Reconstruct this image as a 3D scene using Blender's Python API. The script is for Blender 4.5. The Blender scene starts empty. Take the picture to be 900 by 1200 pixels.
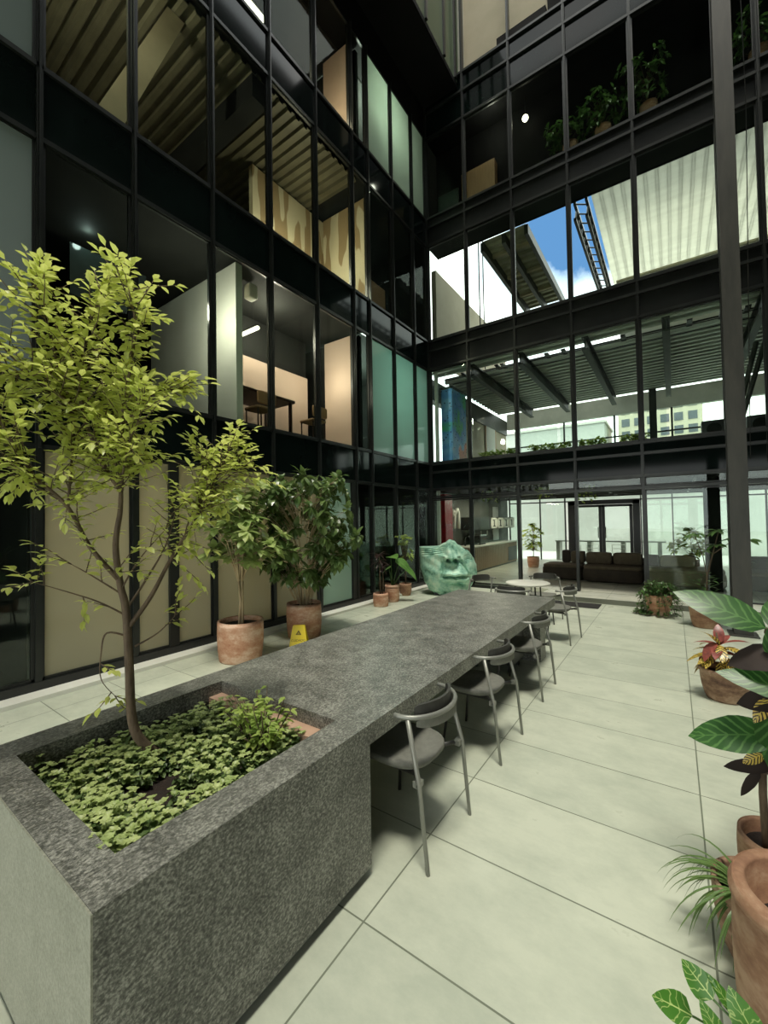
import bpy, math, random
from mathutils import Vector, Matrix
random.seed(11)
R = math.radians
SC = bpy.context.scene
COL = SC.collection
V = Vector

# ------------------------------------------------------------------ materials
def mat(name):
    m = bpy.data.materials.new(name); m.use_nodes = True
    nt = m.node_tree; nt.nodes.clear()
    out = nt.nodes.new('ShaderNodeOutputMaterial')
    return m, nt, out

def node(nt, t, **kw):
    n = nt.nodes.new(t)
    for k, v in kw.items():
        if k.startswith('_'): setattr(n, k[1:], v)
        else: n.inputs[k].default_value = v
    return n

def rgba(c): return (c[0], c[1], c[2], 1)

def ramp(nt, fac, stops):
    r = nt.nodes.new('ShaderNodeValToRGB')
    el = r.color_ramp.elements
    while len(el) > 1: el.remove(el[-1])
    el[0].position = stops[0][0]; el[0].color = rgba(stops[0][1])
    for p, c in stops[1:]:
        e = el.new(p); e.color = rgba(c)
    nt.links.new(fac, r.inputs['Fac'])
    return r.outputs['Color']

def noise(nt, scale, detail=3, rough=.55, stretch=None, coord='Object'):
    tc = nt.nodes.new('ShaderNodeTexCoord')
    src = tc.outputs[coord]
    if stretch:
        mp = nt.nodes.new('ShaderNodeMapping'); mp.inputs['Scale'].default_value = stretch
        nt.links.new(src, mp.inputs['Vector']); src = mp.outputs['Vector']
    n = nt.nodes.new('ShaderNodeTexNoise')
    n.inputs['Scale'].default_value = scale; n.inputs['Detail'].default_value = detail
    n.inputs['Roughness'].default_value = rough
    nt.links.new(src, n.inputs['Vector'])
    return n.outputs['Fac']

def bump(nt, fac, strength, dist=.01):
    b = nt.nodes.new('ShaderNodeBump'); b.inputs['Strength'].default_value = strength
    b.inputs['Distance'].default_value = dist
    nt.links.new(fac, b.inputs['Height']); return b.outputs['Normal']

def simple(name, c1, c2=None, scale=8, rough=.6, metal=0, stretch=None, bmp=0, bscale=None, spec=.5, coat=0):
    m, nt, out = mat(name)
    p = nt.nodes.new('ShaderNodeBsdfPrincipled')
    p.inputs['Roughness'].default_value = rough; p.inputs['Metallic'].default_value = metal
    p.inputs['Specular IOR Level'].default_value = spec
    p.inputs['Coat Weight'].default_value = coat
    if c2 is None: c2 = tuple(x * .82 for x in c1)
    f = noise(nt, scale, 4, .6, stretch)
    nt.links.new(ramp(nt, f, [(.3, c2), (.7, c1)]), p.inputs['Base Color'])
    if bmp:
        nt.links.new(bump(nt, noise(nt, bscale or scale * 4, 4, .6, stretch), bmp), p.inputs['Normal'])
    nt.links.new(p.outputs[0], out.inputs[0])
    return m

def emissive(name, c, s):
    m, nt, out = mat(name)
    e = node(nt, 'ShaderNodeEmission', Color=rgba(c), Strength=s)
    nt.links.new(e.outputs[0], out.inputs[0]); return m

def leaf_mat(name, c1, c2, trans=.35, rough=.4, scale=9, vein=None, tcol=None):
    m, nt, out = mat(name)
    p = nt.nodes.new('ShaderNodeBsdfPrincipled'); p.inputs['Roughness'].default_value = rough
    col = ramp(nt, noise(nt, scale, 2), [(.3, c2), (.7, c1)])
    if vein:
        uv = nt.nodes.new('ShaderNodeUVMap'); uv.uv_map = 'UVMap'
        sep = nt.nodes.new('ShaderNodeSeparateXYZ'); nt.links.new(uv.outputs[0], sep.inputs[0])
        ab = node(nt, 'ShaderNodeMath', _operation='SUBTRACT'); ab.inputs[1].default_value = .5
        nt.links.new(sep.outputs[1], ab.inputs[0])
        av = node(nt, 'ShaderNodeMath', _operation='ABSOLUTE'); nt.links.new(ab.outputs[0], av.inputs[0])
        # side veins: stripes of (u - k*|v|)
        mul = node(nt, 'ShaderNodeMath', _operation='MULTIPLY'); nt.links.new(av.outputs[0], mul.inputs[0]); mul.inputs[1].default_value = .45
        sb = node(nt, 'ShaderNodeMath', _operation='SUBTRACT'); nt.links.new(sep.outputs[0], sb.inputs[0]); nt.links.new(mul.outputs[0], sb.inputs[1])
        sc = node(nt, 'ShaderNodeMath', _operation='MULTIPLY'); nt.links.new(sb.outputs[0], sc.inputs[0]); sc.inputs[1].default_value = vein[0]
        nz = node(nt, 'ShaderNodeMath', _operation='MULTIPLY_ADD'); nt.links.new(noise(nt, 30, 2), nz.inputs[0]); nz.inputs[1].default_value = vein[3]; nt.links.new(sc.outputs[0], nz.inputs[2])
        fr = node(nt, 'ShaderNodeMath', _operation='PINGPONG'); nt.links.new(nz.outputs[0], fr.inputs[0]); fr.inputs[1].default_value = .5
        f1 = ramp(nt, fr.outputs[0], [(vein[2], (0, 0, 0)), (min(.99, vein[2] + .12), (1, 1, 1))])
        mid = ramp(nt, av.outputs[0], [(.010, (1, 1, 1)), (.028, (0, 0, 0))])
        mx0 = node(nt, 'ShaderNodeMix', _data_type='RGBA', _blend_type='LIGHTEN'); mx0.inputs['Factor'].default_value = 1
        nt.links.new(f1, mx0.inputs[6]); nt.links.new(mid, mx0.inputs[7])
        mx = node(nt, 'ShaderNodeMix', _data_type='RGBA')
        nt.links.new(mx0.outputs[2], mx.inputs['Factor']); nt.links.new(col, mx.inputs[6]); mx.inputs[7].default_value = rgba(vein[1])
        col = mx.outputs[2]
    nt.links.new(col, p.inputs['Base Color'])
    t = nt.nodes.new('ShaderNodeBsdfTranslucent')
    if tcol: t.inputs['Color'].default_value = rgba(tcol)
    else: nt.links.new(col, t.inputs['Color'])
    ms = nt.nodes.new('ShaderNodeMixShader'); ms.inputs[0].default_value = trans
    nt.links.new(p.outputs[0], ms.inputs[1]); nt.links.new(t.outputs[0], ms.inputs[2])
    nt.links.new(ms.outputs[0], out.inputs[0]); return m

def glass_fresnel(nt, ior, gain=1.0):
    g = nt.nodes.new('ShaderNodeNewGeometry')
    i = node(nt, 'ShaderNodeMath', _operation='MULTIPLY_ADD')      # same IOR seen from either face of a pane
    nt.links.new(g.outputs['Backfacing'], i.inputs[0]); i.inputs[1].default_value = 1 / ior - ior; i.inputs[2].default_value = ior
    f = nt.nodes.new('ShaderNodeFresnel'); nt.links.new(i.outputs[0], f.inputs['IOR'])
    k = node(nt, 'ShaderNodeMath', _operation='MULTIPLY'); k.inputs[1].default_value = gain
    nt.links.new(f.outputs[0], k.inputs[0])
    return k.outputs[0]

def glass(name, tint, ior=1.5, gain=1.0):
    m, nt, out = mat(name)
    t = node(nt, 'ShaderNodeBsdfTransparent', Color=rgba(tint))
    g = node(nt, 'ShaderNodeBsdfGlossy', Color=(.95, 1, .97, 1), Roughness=0.0)
    ms = nt.nodes.new('ShaderNodeMixShader')
    nt.links.new(glass_fresnel(nt, ior, gain), ms.inputs[0])
    nt.links.new(t.outputs[0], ms.inputs[1]); nt.links.new(g.outputs[0], ms.inputs[2])
    nt.links.new(ms.outputs[0], out.inputs[0]); return m

def frosted(name, c, trans, gain=1.0):
    m, nt, out = mat(name)
    col = ramp(nt, noise(nt, .6, 2), [(.3, tuple(x * .88 for x in c)), (.7, c)])
    d = nt.nodes.new('ShaderNodeBsdfDiffuse'); nt.links.new(col, d.inputs['Color'])
    t = nt.nodes.new('ShaderNodeBsdfTranslucent'); nt.links.new(col, t.inputs['Color'])
    a = nt.nodes.new('ShaderNodeMixShader'); a.inputs[0].default_value = trans
    nt.links.new(d.outputs[0], a.inputs[1]); nt.links.new(t.outputs[0], a.inputs[2])
    g = node(nt, 'ShaderNodeBsdfGlossy', Roughness=.06)
    ms = nt.nodes.new('ShaderNodeMixShader'); nt.links.new(glass_fresnel(nt, 1.45, gain), ms.inputs[0])
    nt.links.new(a.outputs[0], ms.inputs[1]); nt.links.new(g.outputs[0], ms.inputs[2])
    nt.links.new(ms.outputs[0], out.inputs[0]); return m

def poly(name, c, k):
    m, nt, out = mat(name)
    col = ramp(nt, noise(nt, 2.2, 4, .6, (.5, 2.5, 1)), [(.3, tuple(x * .85 for x in c)), (.7, c)])
    d = nt.nodes.new('ShaderNodeBsdfDiffuse'); d.inputs['Color'].default_value = (.5, .5, .45, 1)
    t = nt.nodes.new('ShaderNodeBsdfTranslucent'); nt.links.new(col, t.inputs['Color'])
    a = nt.nodes.new('ShaderNodeMixShader'); a.inputs[0].default_value = k
    nt.links.new(d.outputs[0], a.inputs[1]); nt.links.new(t.outputs[0], a.inputs[2]); nt.links.new(a.outputs[0], out.inputs[0]); return m

def drywall(name):
    m, nt, out = mat(name)
    col = ramp(nt, noise(nt, 1.5, 1, .4, (2.4, 3.2, .55)), [(.50, (.62, .55, .38)), (.52, (.33, .24, .13))])
    p = nt.nodes.new('ShaderNodeBsdfPrincipled'); nt.links.new(col, p.inputs['Base Color']); p.inputs['Roughness'].default_value = .85
    nt.links.new(p.outputs[0], out.inputs[0]); return m

def floor_mat(name, x0, dx, y0, dy, ca, cb, seam, w=.004, rough=.3):
    m, nt, out = mat(name)
    tc = nt.nodes.new('ShaderNodeTexCoord'); sep = nt.nodes.new('ShaderNodeSeparateXYZ')
    nt.links.new(tc.outputs['Object'], sep.inputs[0])
    masks = []; ids = []
    for ax, (o, d) in enumerate(((x0, dx), (y0, dy))):
        s = node(nt, 'ShaderNodeMath', _operation='SUBTRACT'); nt.links.new(sep.outputs[ax], s.inputs[0]); s.inputs[1].default_value = o
        dv = node(nt, 'ShaderNodeMath', _operation='DIVIDE'); nt.links.new(s.outputs[0], dv.inputs[0]); dv.inputs[1].default_value = d
        fl = node(nt, 'ShaderNodeMath', _operation='FLOOR'); nt.links.new(dv.outputs[0], fl.inputs[0]); ids.append(fl.outputs[0])
        pp = node(nt, 'ShaderNodeMath', _operation='PINGPONG'); nt.links.new(dv.outputs[0], pp.inputs[0]); pp.inputs[1].default_value = .5
        ls = node(nt, 'ShaderNodeMath', _operation='LESS_THAN'); nt.links.new(pp.outputs[0], ls.inputs[0]); ls.inputs[1].default_value = w / d
        masks.append(ls.outputs[0])
    mxm = node(nt, 'ShaderNodeMath', _operation='MAXIMUM'); nt.links.new(masks[0], mxm.inputs[0]); nt.links.new(masks[1], mxm.inputs[1])
    cb_ = nt.nodes.new('ShaderNodeCombineXYZ'); nt.links.new(ids[0], cb_.inputs[0]); nt.links.new(ids[1], cb_.inputs[1])
    wn = nt.nodes.new('ShaderNodeTexWhiteNoise'); wn.noise_dimensions = '2D'; nt.links.new(cb_.outputs[0], wn.inputs['Vector'])
    nzf = noise(nt, 2.2, 9, .72, (1, 1.5, 1))
    ad = node(nt, 'ShaderNodeMath', _operation='MULTIPLY_ADD'); nt.links.new(wn.outputs[0], ad.inputs[0]); ad.inputs[1].default_value = .16; nt.links.new(nzf, ad.inputs[2])
    col = ramp(nt, ad.outputs[0], [(.42, cb), (.70, ca)])
    mx = node(nt, 'ShaderNodeMix', _data_type='RGBA'); nt.links.new(mxm.outputs[0], mx.inputs['Factor'])
    nt.links.new(col, mx.inputs[6]); mx.inputs[7].default_value = rgba(seam)
    p = nt.nodes.new('ShaderNodeBsdfPrincipled'); nt.links.new(mx.outputs[2], p.inputs['Base Color'])
    nt.links.new(ramp(nt, nzf, [(.3, (rough + .12,) * 3), (.7, (rough - .05,) * 3)]), p.inputs['Roughness'])
    p.inputs['Specular IOR Level'].default_value = .4
    nt.links.new(p.outputs[0], out.inputs[0]); return m

def granite(name, dark, mid, light):
    m, nt, out = mat(name)
    f = noise(nt, 85, 6, .72, (1.5, .9, 1.2)); g = noise(nt, 7, 3, .6)
    a = node(nt, 'ShaderNodeMath', _operation='MULTIPLY_ADD'); nt.links.new(g, a.inputs[0]); a.inputs[1].default_value = .25; nt.links.new(f, a.inputs[2])
    col = ramp(nt, a.outputs[0], [(.47, dark), (.62, mid), (.78, light)])
    p = nt.nodes.new('ShaderNodeBsdfPrincipled'); nt.links.new(col, p.inputs['Base Color']); p.inputs['Roughness'].default_value = .38
    nt.links.new(bump(nt, f, .25, .004), p.inputs['Normal'])
    nt.links.new(p.outputs[0], out.inputs[0]); return m

def terracotta(name, c1, c2, c3):
    m, nt, out = mat(name)
    a = noise(nt, 3.2, 6, .68, (1, 1, 2.2)); b = noise(nt, 40, 3)
    s = node(nt, 'ShaderNodeMath', _operation='MULTIPLY_ADD'); nt.links.new(b, s.inputs[0]); s.inputs[1].default_value = .2; nt.links.new(a, s.inputs[2])
    col = ramp(nt, s.outputs[0], [(.42, c2), (.58, c1), (.72, c3)])
    p = nt.nodes.new('ShaderNodeBsdfPrincipled'); nt.links.new(col, p.inputs['Base Color']); p.inputs['Roughness'].default_value = .8
    nt.links.new(bump(nt, b, .3, .006), p.inputs['Normal'])
    nt.links.new(p.outputs[0], out.inputs[0]); return m

def patina(name):
    m, nt, out = mat(name)
    f = noise(nt, 4.5, 8, .72)
    col = ramp(nt, f, [(.34, (.06, .18, .13)), (.43, (.24, .48, .36)), (.55, (.42, .66, .51)), (.68, (.66, .77, .60))])
    p = nt.nodes.new('ShaderNodeBsdfPrincipled'); nt.links.new(col, p.inputs['Base Color']); p.inputs['Roughness'].default_value = .6
    nt.links.new(bump(nt, noise(nt, 16, 6, .7), .5, .02), p.inputs['Normal'])
    nt.links.new(p.outputs[0], out.inputs[0]); return m

def mural(name):
    m, nt, out = mat(name)
    tc = nt.nodes.new('ShaderNodeTexCoord'); v = nt.nodes.new('ShaderNodeTexVoronoi'); v.inputs['Scale'].default_value = 9
    nt.links.new(tc.outputs['Object'], v.inputs['Vector'])
    base = ramp(nt, noise(nt, 1.3, 2), [(.34, (.08, .50, .22)), (.44, (.09, .30, .72)), (.56, (.25, .52, .80)), (.63, (.80, .26, .14))])
    dots = ramp(nt, v.outputs['Distance'], [(.16, (.02, .05, .14)), (.24, (1, 1, 1))])
    mx = node(nt, 'ShaderNodeMix', _data_type='RGBA', _blend_type='MULTIPLY'); mx.inputs['Factor'].default_value = 1
    nt.links.new(base, mx.inputs[6]); nt.links.new(dots, mx.inputs[7])
    p = nt.nodes.new('ShaderNodeBsdfPrincipled'); nt.links.new(mx.outputs[2], p.inputs['Base Color']); p.inputs['Roughness'].default_value = .6
    nt.links.new(p.outputs[0], out.inputs[0]); return m

def wood(name, c1, c2, axis_scale=(14, 14, 1), rough=.5):
    return simple(name, c1, c2, 2.5, rough, stretch=axis_scale)

M = {
 'floor': floor_mat('court_tile', -1.16, 1.25, 2.06, .61, (.52, .55, .44), (.41, .445, .355), (.16, .18, .13)),
 'floor_in': floor_mat('lounge_tile', -1.16, 1.25, 9.45, .61, (.55, .55, .45), (.40, .41, .34), (.17, .18, .14)),
 'granite': granite('grey_granite', (.030, .031, .026), (.12, .122, .105), (.36, .36, .315)),
 'granite_lit_end': granite('pale_granite', (.17, .175, .135), (.25, .255, .20), (.34, .34, .28)),  # light on the planter's near end, put into a paler granite
 'black': simple('black_metal', (.016, .018, .016), (.010, .011, .010), 5, .38),
 'mull': simple('mullion_metal', (.026, .029, .026), (.013, .015, .014), 3, .32, metal=.3),
 'steel': simple('painted_steel', (.055, .06, .048), (.03, .034, .028), 2, .5),
 'column': simple('column_steel', (.055, .053, .043), (.025, .026, .022), 2.4, .5, stretch=(3, 3, .6)),
 'spandrel': simple('spandrel_glass', (.006, .011, .010), (.003, .006, .005), 1.5, .07, spec=.16),
 'beam': simple('dark_beam', (.020, .022, .021), (.010, .011, .011), 1.2, .35, spec=.12),
 'soffit': simple('black_soffit', (.008, .008, .008), (.005, .005, .005), 2, .8, spec=.1),
 'clear': glass('clear_glass', (.90, .95, .92), 1.5, .75),
 'tint': glass('tinted_glass', (.80, .84, .79), 1.5, .13),
 'upper': glass('upper_glass', (.90, .95, .92), 1.5, .13),
 'frost': frosted('frosted_glass', (.43, .42, .31), .45, .8),
 'teal': frosted('teal_frosted_glass', (.44, .62, .54), .5, 1.0),
 'pale': frosted('pale_frosted_glass', (.44, .50, .42), .5, .6),
 'grey': frosted('grey_film_glass', (.28, .335, .325), .2, .8),
 'green': frosted('green_frosted_glass', (.20, .25, .17), .5, .7),
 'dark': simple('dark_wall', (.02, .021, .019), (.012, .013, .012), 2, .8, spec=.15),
 'greywall': simple('grey_wall', (.075, .08, .066), (.05, .055, .045), 1.2, .7),
 'cream': simple('cream_plaster', (.52, .46, .33), (.44, .39, .27), 1.4, .8),
 'peach': simple('peach_plaster', (.62, .47, .37), (.56, .42, .33), 1.4, .8),
 'white': simple('white_paint', (.72, .72, .64), (.64, .64, .56), 2, .7),
 'whitewall': simple('white_render', (.56, .58, .54), (.51, .53, .49), 2, .8),
 'drywall': drywall('drywall'),
 'deck': simple('deck_metal', (.17, .155, .10), (.09, .08, .05), 1.6, .5, metal=.15),
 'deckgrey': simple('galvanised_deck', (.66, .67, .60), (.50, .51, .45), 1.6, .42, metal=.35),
 'deckcream': simple('pale_deck', (.42, .39, .26), (.28, .25, .16), 2, .6),
 'beamcream': simple('primed_beam', (.50, .42, .27), (.36, .29, .18), 1.5, .7),
 'plastic': simple('plastic_sheet', (.55, .58, .50), (.35, .38, .32), 12, .35),
 'chair': simple('chair_metal', (.27, .275, .24), (.20, .205, .18), 6, .35, metal=.3),
 'chairdark': simple('chair_dark_metal', (.028, .028, .024), (.018, .018, .016), 6, .4),
 'pad': simple('chair_upholstery', (.17, .172, .145), (.13, .132, .11), 30, .75),
 'paddark': simple('chair_pad_dark', (.05, .05, .042), (.032, .032, .028), 30, .6),
 'terra': terracotta('terracotta', (.50, .27, .165), (.38, .16, .09), (.64, .45, .33)),
 'terrab': terracotta('brown_terracotta', (.30, .165, .095), (.18, .085, .05), (.42, .27, .17)),
 'terrac': terracotta('striated_clay', (.24, .14, .085), (.085, .042, .028), (.40, .27, .18)),
 'soil': simple('soil', (.030, .018, .012), (.012, .008, .006), 25, .95, bmp=.8),
 'bark': simple('bark', (.17, .12, .075), (.075, .052, .034), 22, .8, stretch=(1, 1, .35), bmp=.6),
 'palebark': simple('pale_bark', (.48, .38, .23), (.33, .24, .13), 14, .8, stretch=(1, 1, .3)),
 'leaf_tree': leaf_mat('tree_leaf', (.80, .83, .27), (.52, .60, .13), .48, .33, 8),
 'leaf_pale': leaf_mat('pale_ficus_leaf', (.50, .57, .22), (.26, .38, .11), .36, .32, 5),
 'leaf_dark': leaf_mat('dark_ficus_leaf', (.20, .28, .09), (.055, .11, .03), .25, .26, 5),
 'leaf_mid': leaf_mat('mid_green_leaf', (.12, .23, .06), (.05, .115, .03), .28, .35, 8),
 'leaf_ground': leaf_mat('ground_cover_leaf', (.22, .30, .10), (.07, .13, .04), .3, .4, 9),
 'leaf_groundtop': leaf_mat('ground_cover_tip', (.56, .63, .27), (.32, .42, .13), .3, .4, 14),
 'leaf_bright': leaf_mat('bright_shrub_leaf', (.48, .58, .15), (.24, .36, .07), .4, .45, 9),
 'leaf_lime': leaf_mat('lime_leaf', (.45, .56, .08), (.26, .38, .05), .45, .4, 5),
 'leaf_maroon': leaf_mat('maroon_leaf', (.075, .038, .034), (.03, .016, .016), .15, .35, 6),
 'leaf_black': leaf_mat('withered_leaf', (.030, .017, .012), (.012, .008, .007), .1, .75, 6),
 'leaf_big': leaf_mat('ribbed_leaf', (.035, .115, .022), (.018, .07, .014), .2, .38, 6, vein=(8, (.085, .20, .05), .30, .5)),
 'leaf_alo': leaf_mat('arrow_leaf', (.16, .34, .07), (.09, .22, .045), .35, .35, 6, vein=(6, (.30, .48, .18), .42, .1)),
 'leaf_croton': leaf_mat('croton_leaf', (.06, .04, .02), (.03, .025, .015), .2, .3, 6, vein=(7, (.72, .53, .10), .17, .6)),
 'leaf_red': leaf_mat('red_croton_leaf', (.42, .11, .085), (.16, .045, .04), .25, .35, 20),
 'leaf_spider': leaf_mat('spider_leaf', (.15, .25, .07), (.09, .17, .045), .3, .35, 5, vein=(.01, (.40, .50, .25), .9, 0)),
 'leaf_pothos': leaf_mat('pothos_leaf', (.09, .25, .035), (.05, .16, .02), .28, .28, 7, vein=(5, (.50, .62, .22), .40, 2.6)),
 'patina': patina('copper_patina'),
 'yellow': simple('yellow_plastic', (.80, .62, .015), (.72, .55, .01), 5, .4),
 'ink': simple('black_ink', (.02, .02, .015), None, 5, .6),
 'ink_soft': simple('worn_ink', (.16, .12, .02), None, 20, .6),
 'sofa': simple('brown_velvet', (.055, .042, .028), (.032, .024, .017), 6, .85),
 'sofa_lit_top_cushion': simple('lit_olive_velvet', (.13, .105, .065), (.085, .066, .042), 6, .9),  # light on the seat tops put into the colour; also colours cushions
 'sofa_hazed': simple('hazed_velvet', (.33, .30, .20), (.26, .23, .15), 6, .9),  # brown velvet with the glass reflection's greying put into its colour
 'mat': simple('charcoal_mat', (.02, .02, .017), (.01, .01, .009), 40, .95),
 'slat': simple('slatted_wood', (.40, .28, .18), (.29, .19, .12), 3, .55, stretch=(20, 20, 1)),
 'panelwood': simple('orange_wood', (.50, .30, .16), (.40, .23, .115), 3, .55, stretch=(12, 12, 1)),
 'deskwood': simple('dark_wood', (.06, .030, .018), (.035, .018, .011), 4, .5),
 'orangebox': simple('orange_board', (.50, .27, .13), (.40, .21, .10), 3, .6),
 'red': simple('red_panel', (.58, .014, .025), (.40, .010, .016), 9, .45),
 'pink': simple('pink_red_panel', (.50, .085, .12), (.42, .06, .09), 4, .5),
 'mural': mural('dotted_mural'),
 'tabletop': simple('pale_tabletop', (.62, .62, .54), (.54, .54, .47), 6, .35),
 'chrome': simple('chrome', (.6, .62, .58), (.5, .52, .48), 5, .15, metal=1),
 'screen': simple('screen_glass', (.045, .06, .055), (.03, .042, .04), 1, .12),
 'lampglow': emissive('lamp_glow', (1, .93, .74), 9),
 'lampsoft': emissive('lamp_soft', (1, .92, .78), 5),
 'poly': poly('translucent_sheet', (.84, .84, .76), .8),
 'pinkstone': simple('clay_ledge', (.50, .33, .23), (.42, .26, .18), 6, .8),
 'citywall': simple('city_cream', (.60, .57, .43), (.55, .52, .39), 1, .8),
 'citywin': simple('city_window', (.13, .15, .17), (.09, .11, .12), 1, .3),
}

# ------------------------------------------------------------------ mesh builder
class MB:
    def __init__(s): s.v = []; s.f = []; s.m = []; s.uv = []; s.c = []
    def add(s, vs, fs, mi=0, uvs=None):
        o = len(s.v); s.v += [tuple(p) for p in vs]
        for k, f in enumerate(fs):
            s.f.append(tuple(i + o for i in f)); s.m.append(mi)
            s.uv.append(uvs[k] if uvs else None)
    def box(s, x0, x1, y0, y1, z0, z1, mi=0, mtx=None):
        vs = [V((x, y, z)) for z in (z0, z1) for y in (y0, y1) for x in (x0, x1)]
        if mtx: vs = [mtx @ p for p in vs]
        s.add(vs, [(0, 2, 3, 1), (4, 5, 7, 6), (0, 1, 5, 4), (2, 6, 7, 3), (0, 4, 6, 2), (1, 3, 7, 5)], mi)
    def rbox(s, x0, x1, y0, y1, z0, z1, r=.05, mi=0, n=4, mtx=None, puff=0):
        # cushion-like box: superellipsoid cross sections
        nu, nv = 24, 12
        cx, cy, cz = (x0 + x1) / 2, (y0 + y1) / 2, (z0 + z1) / 2
        a, b, c = (x1 - x0) / 2, (y1 - y0) / 2, (z1 - z0) / 2
        e = .28
        def sp(t): return math.copysign(abs(t) ** e, t)
        vs = []
        for j in range(nv + 1):
            ph = -math.pi / 2 + math.pi * j / nv
            for i in range(nu):
                th = 2 * math.pi * i / nu
                p = V((cx + a * sp(math.cos(ph)) * sp(math.cos(th)), cy + b * sp(math.cos(ph)) * sp(math.sin(th)), cz + c * sp(math.sin(ph))))
                vs.append(mtx @ p if mtx else p)
        fs = [(j * nu + i, j * nu + (i + 1) % nu, (j + 1) * nu + (i + 1) % nu, (j + 1) * nu + i) for j in range(nv) for i in range(nu)]
        s.add(vs, fs, mi)
    def prism(s, pts, d, mi=0):
        n = len(pts); pts = [V(p) for p in pts]; d = V(d)
        s.add(pts + [p + d for p in pts], [tuple(range(n))[::-1], tuple(range(n, 2 * n))] + [(i, (i + 1) % n, n + (i + 1) % n, n + i) for i in range(n)], mi)
    def tube(s, path, rad, n=8, mi=0, caps=True, squash=1.0):
        path = [V(p) for p in path]
        if not hasattr(rad, '__len__'): rad = [rad] * len(path)
        vs = []; t0 = (path[1] - path[0]).normalized()
        u = t0.orthogonal().normalized()
        for i, p in enumerate(path):
            a = path[max(i - 1, 0)]; b = path[min(i + 1, len(path) - 1)]
            t = (b - a).normalized(); u = (u - t * u.dot(t))
            u = u.normalized() if u.length > 1e-6 else t.orthogonal().normalized()
            w = t.cross(u)
            for k in range(n):
                an = 2 * math.pi * k / n
                vs.append(p + (u * math.cos(an) + w * math.sin(an) * squash) * rad[i])
        fs = [(i * n + k, i * n + (k + 1) % n, (i + 1) * n + (k + 1) % n, (i + 1) * n + k) for i in range(len(path) - 1) for k in range(n)]
        if caps: fs += [tuple(range(n))[::-1], tuple(range((len(path) - 1) * n, len(path) * n))]
        s.add(vs, fs, mi)
    def lathe(s, prof, n=40, c=(0, 0, 0), mi=0, wob=0):
        vs = []; ph = random.uniform(0, 6)
        for r, z in prof:
            for k in range(n):
                a = 2 * math.pi * k / n
                rr = r * (1 + wob * math.sin(2 * a + ph) + wob * .6 * math.sin(3 * a + ph * 2 + z * 5))
                vs.append((c[0] + rr * math.cos(a), c[1] + rr * math.sin(a), c[2] + z))
        fs = [(i * n + k, i * n + (k + 1) % n, (i + 1) * n + (k + 1) % n, (i + 1) * n + k) for i in range(len(prof) - 1) for k in range(n)]
        if prof[0][0] > 1e-4: fs.append(tuple(range(n))[::-1])
        if prof[-1][0] > 1e-4: fs.append(tuple(range((len(prof) - 1) * n, len(prof) * n)))
        s.add(vs, fs, mi)
    def ball(s, c, r, n=12, sz=1.0, mi=0):
        s.lathe([(max(1e-5, r * math.sin(math.pi * i / n)), -r * sz * math.cos(math.pi * i / n)) for i in range(n + 1)], n * 2, c, mi)
    def leaf(s, p, d, L, W, nrm=None, droop=.35, fold=.25, segs=3, mi=0, wave=0, shape=.8, grav=0):
        p = V(p); d = V(d).normalized()
        nrm = V(nrm) if nrm is not None else V((0, 0, 1))
        side = d.cross(nrm)
        if side.length < 1e-3: side = d.orthogonal()
        side.normalize(); up = side.cross(d).normalized()
        vs = [p]; uv = [(0, .5)]
        q = p.copy(); dd = d.copy(); stepL = L / segs
        for i in range(1, segs + 1):
            dd = (dd - up * (droop / segs) - V((0, 0, grav / segs))).normalized(); q = q + dd * stepL
            u2 = side.cross(dd).normalized(); t = i / segs
            if i < segs:
                w = W / 2 * math.sin(math.pi * t ** shape) ** .75
                wv = wave * math.sin(i * 2.1) * w
                vs += [q + side * w + u2 * (fold * w + wv), q, q - side * w + u2 * (fold * w - wv)]
                uv += [(t, 1), (t, .5), (t, 0)]
            else:
                vs.append(q); uv.append((1, .5))
        fs = [(0, 1, 2), (0, 2, 3)]
        for i in range(1, segs - 1):
            o = 1 + (i - 1) * 3
            fs += [(o, o + 3, o + 4, o + 1), (o + 1, o + 4, o + 5, o + 2)]
        o = 1 + (segs - 2) * 3; e = len(vs) - 1
        fs += [(o, e, o + 1), (o + 1, e, o + 2)]
        s.add(vs, fs, mi, [[uv[i] for i in f] for f in fs])
    def build(s, name, mats, parent=None, smooth=False, loc=None):
        me = bpy.data.meshes.new(name); me.from_pydata(s.v, [], s.f)
        if not isinstance(mats, (list, tuple)): mats = [mats]
        for m in mats: me.materials.append(M[m] if isinstance(m, str) else m)
        for p, mi in zip(me.polygons, s.m): p.material_index = mi; p.use_smooth = smooth
        if any(u is not None for u in s.uv):
            ul = me.uv_layers.new(name='UVMap'); k = 0
            for f, u in zip(s.f, s.uv):
                for j in range(len(f)):
                    ul.data[k].uv = u[j] if u else (0, 0); k += 1
        me.update()
        o = bpy.data.objects.new(name, me); COL.objects.link(o)
        if parent: o.parent = parent
        if loc: o.location = loc
        return o

def bevel(o, w=.006, seg=2):
    b = o.modifiers.new('bevel', 'BEVEL'); b.width = w; b.segments = seg; b.limit_method = 'ANGLE'; return o

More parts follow.
